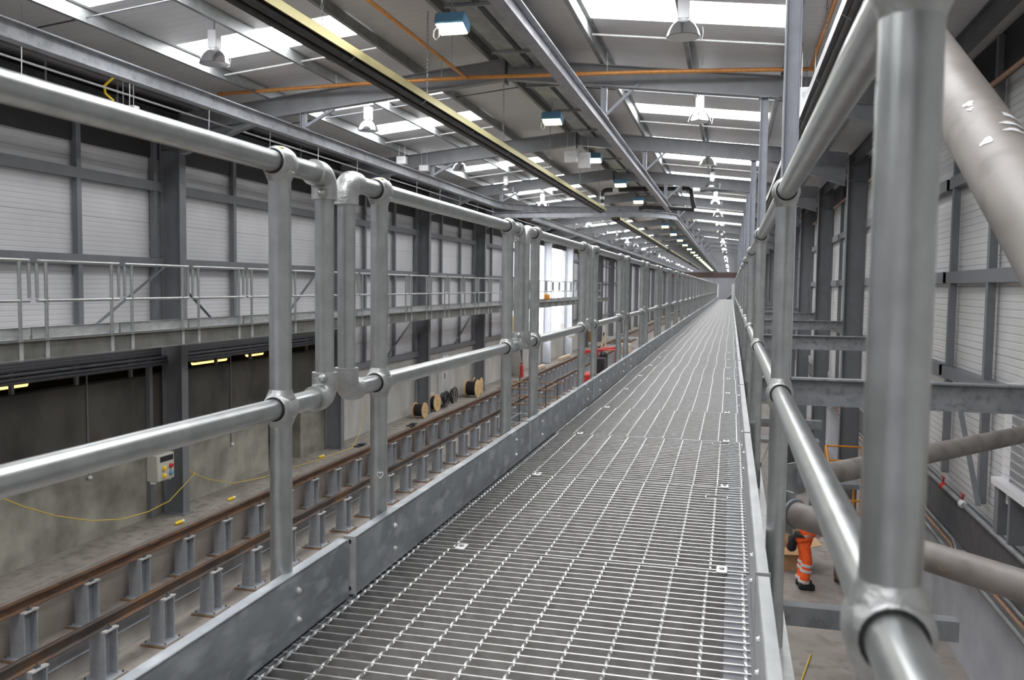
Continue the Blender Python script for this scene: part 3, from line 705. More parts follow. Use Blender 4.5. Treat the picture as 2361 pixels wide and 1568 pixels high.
for i, y in enumerate(BAYS[:-1]):
    for x, root in ((-7.85, l1 if y < 30 else l2), (-2.2, r1 if y < 30 else r2)):
        zt = zroof(x) - .6
        if 31.5 < y < 33: continue
        m = MB().ibeam((x, y, ZR + .11), (x, y, zt), .1, .1, .008, .01, up=(1, 0, 0)).box(x - .08, x + .08, y - .08, y + .08, ZR + .11, ZR + .125)
        m.build('hanger_post', steel_hang, root, flat=True)
        MB().bar((x, y, ZR + .14), (x - (1 if x < -5 else -1) * .0 + .62, y, zt + .05), .05, .05).build('sway_brace', steel_hang, root, flat=True)
def heater(x, y0, y1, z, lab, refl, w=.42, dip=.13):
    t = thing('radiant_heater', lab, 'heater', (x, 0, z)); k = .006; W = w / 2
    prof = [(-W, -dip), (-W, -.03), (-W + .04, 0), (W - .04, 0), (W, -.03), (W, -dip), (W - k, -dip), (W - k, -.034), (W - .044, -k), (-W + .044, -k), (-W + k, -.034), (-W + k, -dip)]
    MB().prism(prof, (0, y0, 0), (0, y1, 0)).build('reflector', refl, t, flat=True)
    for sx in (-1, 1): MB().tube([(sx * w * .21, y0 + .05, -dip * 1.05), (sx * w * .21, y1 - .15, -dip * 1.05)], .05, 12).build('heater_tube', black_tube, t)
    MB().tube([(-w * .21, y1 - .15, -dip * 1.05), (-w * .15, y1 - .03, -dip * 1.05), (w * .15, y1 - .03, -dip * 1.05), (w * .21, y1 - .15, -dip * 1.05)], .05, 12).build('return_bend', black_tube, t)
    y = y0 + 1.2
    while y < y1:
        MB().tube([(-W, y, -dip - .01), (-w * .3, y, -dip - .06), (0, y, -dip * .5), (w * .3, y, -dip - .06), (W, y, -dip - .01)], .007, 6).build('wire_cradle', galv_dull, t)
        y += 2.4
    return t
def chain(x, y, z0, z1, lab, mat=galv_dull):
    m = MB(); n = max(4, int((z1 - z0) / .055)); k = 0
    while k < n:
        z = z0 + (z1 - z0) * (k + .5) / n; a = .013; l = (z1 - z0) / n * .62
        pts = [(a * math.cos(2 * PI * i / 8), 0, l * math.sin(2 * PI * i / 8)) for i in range(8)]
        m.tube([(x + p[0], y, z + p[2]) if k % 2 else (x, y + p[0], z + p[2]) for p in pts], .004, 4, close=True); k += 1
    tag(m.build('hanging_chain', mat), lab, 'chain', 'chains')
HEAT = [(-4.45, 1.0, 30.2, 3.58, 'long radiant heater with yellowish reflector over the middle of the hall, nearest the camera', refl_metal, .36),
        (-4.45, 34.0, 60.0, 3.58, 'radiant heater with yellowish reflector over the middle of the hall, beyond the crosspiece', refl_metal, .36),
        (-4.45, 63.0, 92.0, 3.58, 'radiant heater with yellowish reflector far down the middle, third from the camera', refl_metal, .36),
        (-4.45, 96.0, 124.0, 3.58, 'radiant heater with yellowish reflector far down the middle, fourth from the camera', refl_metal, .36),
        (1.02, 2.0, 31.0, 3.32, 'radiant heater with black tubes above the outer guardrail', refl_alu, .34),
        (-9.62, 1.0, 40.0, 3.62, 'radiant heater with dark tubes above the high walkway on the opposite wall', steel_dark, .36)]
for x, y0, y1, z, lab, rf, w in HEAT: heater(x, y0, y1, z, lab, rf, w)
ci = 0
for j, (x, ys, z0, nm) in enumerate(((-4.45, (8.9, 12.3, 16.7, 21.2, 25.6, 29.4), 3.56, 'the middle heater'), (1.02, (8.6, 11.4, 14.3, 20.0, 26.0), 3.3, 'the heater above the outer guardrail'), (-9.62, (10.6, 12.1, 15.0, 18.2, 22.5, 27.0, 32.0), 3.6, 'the heater above the high walkway'))):
    for i, y in enumerate(ys): chain(x + .02, y, z0, zroof(x) - .15, 'thin steel chain holding up %s, %s from the camera' % (nm, nth(i + 1)))
tag(MB().tube([(-9.35, 1, 3.78), (-9.35, 45, 3.78)], .016, 6).build('conduit_run', galv_light), 'thin pale conduit running beside the heater above the high walkway', 'conduit')
tag(MB().tube([(-9.05, 1, 3.42), (-9.05, 45, 3.42)], .05, 10).build('air_pipe', black_tube), 'black pipe hanging below the runway beam over the high walkway', 'pipe')
for i in range(12): tag(MB().tube([(-9.05, 9.6 + 2.1 * i, 3.47), (-9.02, 9.6 + 2.1 * i, 3.36), (-9.11, 9.6 + 2.1 * i, 3.36), (-9.07, 9.6 + 2.1 * i, 3.5), (-9.05, 9.6 + 2.1 * i, 4.4)], .007, 6).build('pipe_hook', galv_light), 'thin wire hook holding the black pipe over the high walkway, %s from the camera' % nth(i + 1), 'hook', 'hooks on the black pipe')

# orange gas pipes
t = thing('gas_pipe', 'orange gas pipe crossing the hall under the roof in front of the first rafter', 'pipe', (0, 14.6, 0))
MB().tube([(-9.4, 0, 4.34), (-6.8, 0, 4.40), (-4.55, 0, 4.42), (-1.4, 0, 4.37), (1.9, 0, 4.27), (2.45, 0, 4.2)], .034, 12).build('run', copper, t)
MB().tube([(-4.55, 0, 4.42), (-4.55, -20, 4.42)], .03, 12).build('branch', copper, t)
MB().tube([(1.12, 0, 4.31), (1.12, -12.5, 4.31)], .03, 12).build('side_branch', copper, t)
for x in (-7.0, -5.0, -2.1, -.55): MB().tube([(x, 0, 4.42), (x, 0, zroof(x) - .12)], .007, 6).build('drop_rod', galv_light, t)
for y in (-4.2, -.8): MB().tube([(-4.55, y, 4.44), (-4.55, y, zroof(-4.55) - .03)], .007, 6).build('drop_rod', galv_light, t)
tag(MB().tube([(3.2, -2, 3.5), (3.2, 70, 3.5)], .034, 10).build('wall_pipe', pipe_brown), 'aged copper pipe running the length of the wall beside the lower floor', 'pipe')
t = thing('gas_hose', 'yellow flexible gas hose dropping from the orange pipe to the heater above the outer guardrail', 'hose', (0, 0, 0))
MB().tube([(1.12, 9.6, 4.3), (1.12, 9.6, 4.05)], .03, 10).build('valve_stem', copper, t)
MB().tube([(1.12, 9.6, 4.05), (1.12, 9.65, 3.85), (1.17, 9.75, 3.65), (1.19, 9.85, 3.45), (1.15, 9.9, 3.33)], .02, 10).build('hose', yellow, t)
tag(MB().tube([(-9.2, 11.6, 4.0), (-9.28, 11.55, 3.9), (-9.36, 11.5, 3.8), (-9.38, 11.55, 3.7), (-9.36, 11.7, 3.62)], .02, 10).build('gas_hose', yellow), 'yellow flexible gas hose above the high walkway heater', 'hose')

# trays along the ridge
for i, x in enumerate((-3.62, -3.2)):
    t = thing('cable_tray', ('wide dark cable tray along the ridge, over the floodlights', 'second dark cable tray along the ridge, nearer the walkway')[i], 'cable tray', (x, 0, 4.62))
    MB().box(-.16, .16, YB + 1, YE - 2, 0, .004).box(-.16, -.156, YB + 1, YE - 2, 0, .06).box(.156, .16, YB + 1, YE - 2, 0, .06).build('tray', galv_dull, t, flat=True)
    MB().tube([(-.05, YB + 1, .03), (-.05, YE - 2, .03)], .025, 6).tube([(.03, YB + 1, .03), (.03, YE - 2, .03)], .025, 6).build('cable', black, t)
    if i == 0:
        y = 9.0
        while y < 140: MB().box(-.25, .75, y - .02, y + .02, -.045, -.004).build('support_bar', galv_dull, t, flat=True); y += 2.4
for i, x in enumerate((-3.05, -2.92)):
    tag(MB().tube([(x, YB + 1, 4.66 - .0), (x, YE - 2, 4.66)], .03, 8).build('conduit_run', galv_dull), 'grey conduit beside the ridge cable trays, %s from the trays' % nth(i + 1), 'conduit')

# high-bay lamps and floodlights
def highbay():
    t = thing('high_bay_lamp', 'x', 'lamp', group='high bay lamps')
    prof = [(.075, .20), (.11, .185), (.155, .14), (.19, .08), (.212, .02), (.218, 0), (.206, .002), (.182, .075), (.148, .132), (.105, .175), (.07, .19)]
    MB().lathe(prof, n=28).build('reflector', chrome, t, angle=60)
    MB().cbox(-.075, .075, -.075, .075, .215, .48, .012).lathe([(.07, .19), (.07, .22)], n=16).build('gear_housing', white_paint, t)
    MB().lathe([(.20, .002), (.20, -.004)], n=28).build('lens', plain('lamp_glass', (.45, .47, .47), .12, .2), t)
    MB().tube([(0, 0, .48), (0, 0, .645)], .01, 6).build('hook', galv_dull, t)
    MB().tube([(.2, 0, .01), (.23, .02, -.05), (.25, .02, .05), (.24, .01, .12)], .006, 6).build('flex', white_paint, t)
    return t
hb = freeze(highbay()); first = True
YLAMP = [11.45, 17.0, 23.3, 28.4] + [34.2 + 5.85 * k for k in range(24)]
for x, nm in ((-7.42, 'over the high walkway side'), (-.68, 'over the grating walkway side')):
    for i, y in enumerate(YLAMP):
        lab = 'bell-shaped aluminium high bay lamp %s, %s from the camera' % (nm, nth(i + 1))
        loc = (x, y + (.25 if x > -3 and i == 1 else 0), 4.02)
        if first: hb.location = loc; hb['label'] = lab; first = False
        else: dup(hb, loc, lab)
def flood():
    t = thing('floodlight', 'x', 'floodlight', group='temporary floodlights along the ridge')
    MB().cbox(-.21, .21, -.14, .14, 0, .17, .02).build('housing', blue_paint, t)
    MB().cbox(-.185, .185, -.12, .12, -.012, .004, .004).build('lens', lamp_lit, t)
    for c in bpy.data.objects:
        if c.parent == t: c.rotation_euler = (-.32, 0, 0)
    MB().tube([(0, 0, .17), (0, 0, .42)], .012, 6).build('drop_rod', galv_dull, t)
    MB().tube([(-.16, -.13, .0), (-.2, -.15, -.06), (-.2, -.16, -.14), (-.165, -.16, -.18), (-.13, -.15, -.14), (-.13, -.14, -.06), (-.15, -.13, 0)], .009, 8).build('flex', white_paint, t)
    return t
fp = freeze(flood()); first = True
for i, y in enumerate([11.15, 17.8, 23.4, 29.2] + [35 + 7.2 * k for k in range(20)]):
    lab = 'blue floodlight with a lit face under the ridge, %s from the camera' % nth(i + 1)
    if first: fp.location = (-3.68, y, 4.22); fp['label'] = lab; first = False
    else:
        f = dup(fp, (-3.68, y, 4.22), lab)
        if i not in (2,):
            for c in [c for c in bpy.data.objects if c.parent == f and c.name.startswith('lens')]:
                c.data = c.data.copy(); c.data.materials[0] = lamp_green
for i, (x, y, z, sx, sz, lab) in enumerate(((-4.05, 22, 3.98, .32, .28, 'pale distribution box hanging under the third floodlight'), (-3.72, 22.1, 3.84, .3, .4, 'pale socket box with round outlets hanging beside the distribution box'), (-8.4, 21.4, 3.95, .26, .2, 'white control box above the overhead runway beam near the second rafter'), (-8.0, 22.0, 3.84, .26, .16, 'white control box hanging off the end of the second rafter'), (1.0, 13.4, 3.4, .3, .34, 'white burner box on the heater above the outer guardrail'), (-9.4, 12.1, 3.42, .32, .2, 'white burner box on the heater above the high walkway'))):
    t = thing('control_box', lab, 'box', (x, y, z), 'control boxes under the roof')
    MB().cbox(-sx / 2, sx / 2, -.07, .07, 0, sz, .012).build('case', white_paint, t)
    for dx in (-.3, .3): MB().tube([(dx * sx, 0, sz), (dx * sx, 0, zroof(x) - z - .12)], .006, 6).build('drop_rod', galv_light, t)
    MB().box(-sx * .3, sx * .3, -.073, -.068, sz * .55, sz * .8).build('cover_plate', galv_light, t, flat=True)
# exhaust pipework by the crosspiece
t = thing('exhaust_pipe', 'black exhaust pipe with silver joints rising from the end of the middle heater', 'pipe', (0, 30.1, 0))
MB().tube([(-4.42, 0, 3.52), (-4.42, 0, 4.08), (-4.35, 0, 4.15), (-4.25, 0, 4.17), (-1.5, 0, 4.19), (-1.42, .02, 4.15), (-1.3, .1, 3.52)], .075, 12).build('run', black_tube, t)
for a, b in (((-4.42, 0, 3.62), (-4.42, 0, 3.72)), ((-4.42, 0, 3.85), (-4.42, 0, 3.95)), ((-4.05, 0, 4.172), (-3.85, 0, 4.174)), ((-1.9, 0, 4.186), (-1.7, 0, 4.188))): MB().tube([a, b], .08, 12).build('joint_sleeve', galv_light, t)
t = thing('exhaust_pipe', 'dark grey exhaust pipe with a white sleeve crossing towards the hangers', 'pipe', (0, 32.6, 0))
MB().tube([(-1.7, 0, 4.42), (.4, 0, 4.42)], .09, 12).build('run', steel_dark, t); MB().tube([(-1.45, 0, 4.42), (-1.2, 0, 4.42)], .095, 12).build('joint_sleeve', white_paint, t)
tag(MB().tube([(-3.2, 30.6, 3.56), (-3.0, 30.6, 3.62), (-1.3, 30.6, 3.52)], .07, 10).build('air_duct', black_tube), 'black air duct lying along the crosspiece of the runway beams', 'pipe')

# ------------------------------------------------------------------ wall beside the lower floor
t = thing('cable_trough', 'dark steel trough along the concrete wall beside the lower floor', 'trough', (XR - .12, 0, -2.5))
MB().box(-.02, .11, 2, 60, -.26, .26).build('face', steel_dark, t, flat=True)
MB().tube([(-.06, 2, .34), (-.06, 60, .34)], .035, 10).build('top_pipe', galv_dull, t)
for i, (z, x, rr, mt) in enumerate(((-2.83, 3.28, .022, galv_dull), (-2.9, 3.25, .022, pipe_brown), (-3.0, 3.22, .03, galv_dull), (-3.07, 3.26, .02, steel_dark))):
    tag(MB().tube([(x, 2, z), (x, 13.2, z), (x - .03, 13.5, z - .08), (x, 13.8, z), (x, 60, z)], rr, 8).build('service_pipe', mt), 'service pipe under the dark trough on the lower wall, %s from the top' % nth(i + 1), 'pipe', 'pipes under the trough')
for i, y in enumerate((14.4, 13.25)):
    t = thing('pipe_valve', ('red-handled valve with a red body on the pipe above the dark trough', 'red-handled valve with a pale body on the pipe above the dark trough')[i], 'valve', (XR - .18, y, -2.16))
    MB().ball((0, 0, 0), .06).lathe([(.03, -.09), (.045, -.05), (.045, .05), (.03, .09)], (0, 0, 0), (0, 1, 0), 12).build('body', red if i == 0 else white_paint, t)
    MB().box(-.012, .012, -.012, .012, .04, .13).box(-.014, .014, -.05, .1, .12, .14).build('handle', red, t)
t = thing('louvre_window', 'bright ribbed metal louvre window in the wall beside the lower floor', 'window', (XR, 9.6, -.98))
lv = MB()
for k in range(9): z = -.42 + .105 * k; lv.prism([(0, 0), (.09, .045), (.09, .06), (0, .015)], (-.1, 1.85, z), (-.1, -1.2, z))
lv.build('slat', refl_alu, t, flat=True)
MB().box(-.12, 0, 1.85, 2.15, -.75, .7).build('frame_post', white_paint, t, flat=True)
MB().box(-.24, 0, -1.2, 2.15, -.55, -.47).build('sill', white_paint, t, flat=True)
MB().box(-.2, -.02, 1.95, 2.12, -1.15, -.55).box(-.2, -.02, 1.5, 1.58, -1.15, -.55).build('sill_leg', steel_grey, t, flat=True)

# ------------------------------------------------------------------ things on the apron
def drum(loc, rz, R, W, lab, cable=True):
    t = thing('cable_drum', lab, 'cable drum', loc, 'cable drums', rz)
    for s in (-1, 1):
        MB().lathe([(.035, 0), (R, 0), (R, .03), (.035, .03)], (s * W / 2 - .015, 0, R), (1, 0, 0), 32).build('flange', plywood, t)
    MB().lathe([(R * (.78 if cable else .4), 0), (R * (.78 if cable else .4), W - .03)], (-W / 2 + .015, 0, R), (1, 0, 0), 28).build('wound_cable' if cable else 'core', black if cable else timber, t)
    b = MB()
    for k in range(4): b.lathe([(.012, 0), (.012, .012)], (W / 2 + .015, R * .3 * math.cos(k * PI / 2 + .5), R + R * .3 * math.sin(k * PI / 2 + .5)), (1, 0, 0), 6)
    b.build('rod_nut', steel_dark, t)
drum((-10.4, 28.3, APRON), -.05, .27, .36, 'plywood cable drum wound with black cable in front of the third column')
drum((-10.45, 30.0, APRON), -.1, .31, .2, 'plywood cable drum partly hidden behind the third column')
drum((-10.3, 34.3, APRON), -.05, .37, .46, 'large plywood cable drum wound with black cable before the fourth column')
drum((-10.35, 35.25, APRON), .1, .36, .3, 'plywood cable drum standing behind the larger drum before the fourth column')
m = MB()
for k in range(5):
    rr = .24 + .05 * (k % 3); m.tube([(-10.45 + .12 * math.sin(k), 30.9 + rr * math.cos(2 * PI * i / 18) + k * .06, APRON + .06 + max(0, rr + .12 * (k % 2) + rr * math.sin(2 * PI * i / 18)) * .8) for i in range(18)], .03, 6, close=True)
tag(m.build('hose_coil', black), 'tangled coil of black hose leaning on the wall behind the third column', 'hose')
m = MB()
for k in range(3): m.tube([(-10.55 + .06 * k, 32.3 + (.25 + .04 * k) * math.cos(2 * PI * i / 16), APRON + .3 + (.25 + .04 * k) * math.sin(2 * PI * i / 16)) for i in range(16)], .022, 6, close=True)
tag(m.build('hose_coil', black), 'small coil of dark cable leaning on the plinth between the third and fourth columns', 'hose')
t = thing('socket_board', 'pale site socket board with yellow and red outlets on the first column', 'socket board', (-10.3, 14.05, -2.88))
MB().cbox(-.12, .12, -.3, .2, 0, .5, .015).build('case', plain('beige_enamel', (.46, .45, .39), .5), t)
MB().box(.12, .126, -.22, .16, .36, .46).build('breaker_cover', black, t, flat=True)
for y, z, mt in ((-.12, .24, yellow), (-.12, .1, yellow), (.08, .26, red), (.08, .12, blue_paint)): MB().lathe([(.045, 0), (.05, .03), (.03, .05), (.0, .05)], (.12, y, z), (1, 0, -.25), 12).build('outlet', mt, t)
for y in (-.27, .17): MB().box(-.05, .05, y - .02, y + .02, -.04, 0).build('foot', white_paint, t, flat=True)
tag(MB().tube([(-10.4, 9.8, -2.0), (-10.4, 10.42, -2.38), (-10.4, 10.9, -2.65), (-10.4, 11.51, -2.94), (-10.4, 12.28, -3.22), (-10.4, 13.03, -3.39), (-10.4, 13.74, -3.44), (-10.4, 14.38, -3.39), (-10.4, 14.98, -3.13), (-10.38, 15.2, -3.0)], .009, 6).build('slack_cable', yellow_cable), 'yellow cable sagging along the stained concrete wall to the first column', 'cable')
tag(MB().tube([(-10.7, 15.3, -2.9), (-10.7, 15.59, -3.11), (-10.7, 16.12, -3.36), (-10.7, 17.12, -3.66), (-10.65, 18.23, -3.775), (-10.6, 19.15, -3.785), (-10.4, 20.5, -3.785), (-10.25, 22.4, -3.785), (-10.5, 23.4, -3.6), (-10.8, 24.6, -2.9)], .009, 6).build('slack_cable', yellow_cable), 'yellow cable sagging from the first column and trailing over the apron past the second column', 'cable')
for i, (x, y, lab) in enumerate(((-10.12, 14.3, 'yellow cable plug lying on the apron before the first column'), (-10.2, 16.2, 'yellow cable plug lying on the apron just past the first column'), (-10.45, 20.9, 'yellow cable plug lying by the dark doorway'))):
    t = thing('cable_plug', lab, 'plug', (x, y, APRON + .04), 'yellow plugs')
    MB().lathe([(.02, -.1), (.035, -.06), (.04, .05), (.03, .06)], (0, 0, 0), (.3, 1, .1), 12).build('body', yellow, t); MB().lathe([(.03, .06), (.03, .1)], (0, 0, 0), (.3, 1, .1), 10).build('pin_shroud', white_paint, t)
for i, (x, y, lab) in enumerate(((-10.1, 26.6, 'flat black offcuts lying on the apron before the third column'), (-10.2, 22.7, 'black triangular offcut lying at the foot of the second column'))):
    tag(MB().cbox(x - .1, x + .1, y - .16, y + .16, APRON, APRON + .03, .01).cbox(x - .05, x + .14, y + .05, y + .3, APRON + .03, APRON + .06, .01).build('rubber_offcut', black), lab, 'offcut')
t = thing('wall_cabinet', 'pale wall cabinet on the plinth between the third and fourth columns', 'cabinet', (XL + .1, 32.2, APRON))
MB().cbox(-.1, .12, -.35, .35, .2, 1.9, .02).build('case', white_paint, t); MB().box(.12, .128, -.3, .3, .3, 1.8).build('door', galv_light, t, flat=True); MB().box(.128, .15, -.24, -.2, 1.0, 1.2).build('handle', steel_dark, t)
t = thing('wall_cabinet', 'pale wall cabinet on the plinth just beyond the third column', 'cabinet', (XL + .1, 30.6, APRON))
MB().cbox(-.1, .1, -.28, .28, .5, 1.7, .02).build('case', white_paint, t); MB().box(.1, .106, -.24, .24, .6, 1.6).build('door', concrete_light, t, flat=True)
t = thing('fire_extinguisher', 'red fire extinguisher standing by the daylight opening', 'fire extinguisher', (-10.2, 42.6, APRON))
MB().lathe([(.09, 0), (.09, .55), (.06, .64), (.03, .68)], n=14).build('cylinder', red, t); MB().box(-.03, .03, -.06, .06, .68, .74).build('valve_head', black, t)
for i, y in enumerate((45.0, 53.0)):
    tag(MB().bar((-10.3, y, APRON + .1), (-10.2, y + 3, APRON + .12), .2, .16).build('timber_baulk', timber, flat=True), 'pale timber baulk lying on the sunlit apron by the opening, %s from the camera' % nth(i + 1), 'timber', 'timber baulks')
tag(MB().bar((-10.5, 43.2, APRON), (-10.6, 42.4, APRON + 1.9), .5, .04, up=(0, 1, 0)).build('leaning_sheet', galv_light, flat=True), 'grey sheet leaning against the column by the daylight opening', 'sheet')
t = thing('wall_lamp', 'round white and orange lamp beside the last column of the daylight opening', 'lamp', (-10.3, 57.0, -2.6)); MB().ball((0, 0, .3), .3).build('globe', white_paint, t); MB().lathe([(.12, 0), (.2, .12)], n=12).build('base', timber, t)
t = thing('orange_barrel', 'orange barrel on a stand beside the far rail', 'barrel', (-10.3, 66, APRON)); MB().lathe([(.25, .4), (.27, .8), (.25, 1.2)], n=16).build('drum_body', orange, t); MB().box(-.05, .05, -.05, .05, 0, .4).build('stand', steel_dark, t)
t = thing('yellow_digger', 'yellow machine outside in the daylight beyond the opening', 'machine', (-16, 62, APRON)); MB().cbox(-.8, .8, -1.2, 1.2, .6, 2.4, .1).build('body', yellow, t); MB().lathe([(.5, -.2), (.5, .2)], (.6, -.7, .5), (1, 0, 0), 16).build('wheel', black, t); MB().lathe([(.5, -.2), (.5, .2)], (.6, .7, .5), (1, 0, 0), 16).build('wheel', black, t)
tag(MB().cbox(-9.45, -9.2, 44.2, 44.6, .12, .42, .05).build('orange_helmet_bag', orange), 'orange bundle hung on the high walkway railing by the opening', 'bundle')

# scaffold, machine and trestle between the rails
t = thing('scaffold_frame', 'scaffold of grey and rusty tubes between the rail posts and the walkway', 'scaffold', (-7.0, 30.5, FLOOR))
for x, y in ((-.9, 0), (.6, 0), (-.9, 2.2), (.6, 2.2), (-.1, 1.1)): MB().tube([(x, y, 0), (x, y, 1.95)], .025, 8).build('standard', steel_dark, t)
for z in (.5, 1.2, 1.75):
    for a, b in (((-1.2, 0, z), (.9, 0, z)), ((-1.2, 2.2, z), (.9, 2.2, z)), ((-.9, -.3, z), (-.9, 2.5, z)), ((.6, -.3, z), (.6, 2.5, z))): MB().tube([a, b], .024, 8).build('ledger', rust_pad if z > 1 else galv_dull, t)
for x, y in ((-.9, 0), (.6, 2.2)): MB().box(x - .04, x + .04, y - .04, y + .04, .46, .54).build('coupler', yellow, t)
t = thing('scissor_lift', 'red machine with a black hydraulic unit standing on the lower floor beside the tracks', 'machine', (-6.6, 43.5, FLOOR))
MB().cbox(-.55, .55, -.9, .9, .15, 1.1, .05).build('chassis', red, t)
for a in (-.5, .5):
    for b in (-.6, .6): MB().lathe([(.16, -.06), (.16, .06)], (a, b, .16), (1, 0, 0), 14).build('wheel', black, t)
MB().cbox(-.2, .5, -.2, 1.2, 1.1, 1.9, .06).ball((.3, .7, 1.95), .25).build('power_unit', black, t)
for y in (.2, 2.0): MB().tube([(.1, y, 1.2), (.1, y, 2.3), (1.0, y, 2.3), (1.0, y, 1.2)], .04, 8).build('hoop', red, t)
MB().bar((-.6, -.6, 2.2), (1.0, 2.0, 2.3), .12, .14).build('arm', red, t)
t = thing('trestle', 'pale trestle barrier farther along beside the tracks', 'trestle', (-7.0, 62, FLOOR))
for z in (1.3, 1.9): MB().box(-1.6, 1.2, -.03, .03, z - .1, z + .04).build('plank', galv_mid, t, flat=True)
for x in (-1.8, 1.2): MB().bar((x - .3, 0, 0), (x, 0, 2.2), .12, .12).build('leg', timber, t, flat=True); MB().bar((x + .3, 0, 0), (x, 0, 2.2), .12, .12).build('leg', timber, t, flat=True)
tag(MB().cbox(-6.6, -6.1, 60.2, 60.8, FLOOR, FLOOR + .6, .08).build('blue_crate', plain('blue_plastic', (.1, .35, .7), .5)), 'blue crate on the lower floor in front of the pale trestle', 'crate')
for i, (x, y, s) in enumerate(((-9.0, 66, .5), (-8.6, 72, .6), (-9.2, 78, .5))):
    tag(MB().cbox(x - s, x + s, y - s, y + s, FLOOR, FLOOR + .8, .05).build('material_crate', (card, timber, rust_pad)[i]), 'brown crate of material far along the tracks, %s beyond the trestle' % nth(i + 1), 'crate', 'far crates')
tag(MB().box(-8.0, -7.3, 22.9, 24.1, FLOOR, FLOOR + .05).box(-7.9, -7.6, 22.9, 24.1, FLOOR + .05, FLOOR + .1).build('steel_sections', galv_light, flat=True), 'flat bundle of pale steel sections lying between the posts and the walkway', 'steel')
tag(MB().ball((-7.75, 16.1, FLOOR + .08), .1, 1, 1.5, .7).ball((-7.7, 16.35, FLOOR + .07), .09, 1, 1.3, .7).build('rag_bundle', cloth_dark), 'small dark rag lying on the lower floor behind the second walkway post', 'rag')

# ------------------------------------------------------------------ things on the lower floor
def skin_mesh(name, pts, edges, radii, mat, parent, root=0, sub=2):
    me = bpy.data.meshes.new(name); me.from_pydata(pts, edges, []); o = bpy.data.objects.new(name, me); COL.objects.link(o); o.parent = parent
    md = o.modifiers.new('skin', 'SKIN'); md.use_smooth_shade = True
    lay = me.skin_vertices[0].data
    for i, r in enumerate(radii): lay[i].radius = (r, r) if not isinstance(r, tuple) else r; lay[i].use_root = (i == root)
    sb = o.modifiers.new('sub', 'SUBSURF'); sb.levels = sub; sb.render_levels = sub
    me.materials.append(mat); return o
PX, PY = 1.42, 16.5
per = thing('person', 'person in orange hi-vis jacket and trousers bending forward over equipment on the lower floor', 'person', (PX, PY, FLOOR))
# body: pelvis, spine bent forward (+x), neck, head, arms with hands reaching down
b_pts = [(-.04, 0, .98), (.10, 0, 1.06), (.30, 0, 1.12), (.44, 0, 1.12), (.54, 0, 1.09), (.66, 0, 1.03), (.39, .19, 1.1), (.48, .22, .9), (.60, .2, .76), (.65, .19, .68), (.39, -.19, 1.1), (.46, -.22, .9), (.58, -.2, .76), (.63, -.19, .68), (-.02, .1, .90), (.02, .11, .52), (-.04, .11, .1), (-.02, -.1, .90), (.06, -.11, .52), (.0, -.12, .1), (.10, .11, .05), (.14, -.12, .05)]
b_ed = [(0, 1), (1, 2), (2, 3), (3, 4), (4, 5), (3, 6), (6, 7), (7, 8), (8, 9), (3, 10), (10, 11), (11, 12), (12, 13), (0, 14), (14, 15), (15, 16), (0, 17), (17, 18), (18, 19), (16, 20), (19, 21)]
b_r = [.13, .13, .14, .12, .055, .095, .055, .045, .035, .04, .055, .045, .035, .04, .085, .06, .045, .085, .06, .045, .04, .04]
skin_mesh('body', b_pts, b_ed, b_r, skin, per)
skin_mesh('trousers', [(-.03, 0, .99), (-.02, .1, .88), (.02, .115, .52), (-.03, .115, .10), (-.02, -.1, .88), (.06, -.115, .52), (.0, -.12, .10)], [(0, 1), (1, 2), (2, 3), (0, 4), (4, 5), (5, 6)], [.15, .115, .098, .092, .115, .098, .092], hi_vis, per)
skin_mesh('jacket', [(-.1, 0, 1.04), (.08, 0, 1.09), (.30, 0, 1.14), (.44, 0, 1.13), (.39, .2, 1.1), (.49, .23, .9), (.39, -.2, 1.1), (.47, -.23, .9)], [(0, 1), (1, 2), (2, 3), (3, 4), (4, 5), (3, 6), (6, 7)], [.165, .16, .165, .11, .08, .066, .08, .066], hi_vis, per)
for y, xk, xa in ((.115, .02, -.03), (-.115, .06, .0)):
    for z, rr in ((.46, .105), (.36, .103), (.16, .103)):
        fx = xa + (xk - xa) * (z - .1) / .42
        MB().lathe([(rr, -.025), (rr + .004, -.02), (rr + .004, .02), (rr, .025)], (fx, y, z), (.12, 0, 1), 20).build('reflective_band', reflective, per)
for xx in (.2,): MB().lathe([(.172, -.03), (.176, 0), (.172, .03)], (xx, 0, 1.115), (1, 0, .28), 22).build('reflective_band', reflective, per)
for y, x in ((.115, -.03), (-.12, .0)): MB().cbox(x - .09, x + .2, y - .055, y + .055, 0, .12, .03).build('boot', black, per)
MB().lathe([(.13, -.02), (.125, .03), (.10, .09), (.04, .12), (0, .125)], (.69, 0, 1.04), (.8, 0, .35), 18).lathe([(.16, -.02), (.13, .0)], (.69, 0, 1.04), (.8, 0, .35), 18).build('hard_hat', white_paint, per)
for y in (.2, -.2):
    for k in range(4):
        yo = (k - 1.5) * .019
        skin_mesh('finger', [(.64, y + yo, .66), (.665, y + yo, .615), (.658, y + yo, .57)], [(0, 1), (1, 2)], [.010, .009, .008], skin, per, sub=1)
    skin_mesh('thumb', [(.62, y - .03 * (1 if y > 0 else -1), .67), (.59, y - .045 * (1 if y > 0 else -1), .63), (.595, y - .04 * (1 if y > 0 else -1), .595)], [(0, 1), (1, 2)], [.012, .010, .009], skin, per, sub=1)
MB().lathe([(.15, -.035), (.158, 0), (.15, .035)], (-.035, 0, .96), (.3, 0, 1), 20).build('belt', cloth_dark, per)
MB().cbox(-.28, -.14, -.18, .1, .76, .98, .05).ball((-.22, -.05, .76), .09).ball((-.12, .12, .88), .08).build('tool_pouch', cloth_dark, per)
t = thing('cardboard_box', 'open brown cardboard box with raised flaps behind the person on the lower floor', 'box', (1.25, 17.7, FLOOR), rz=.15)
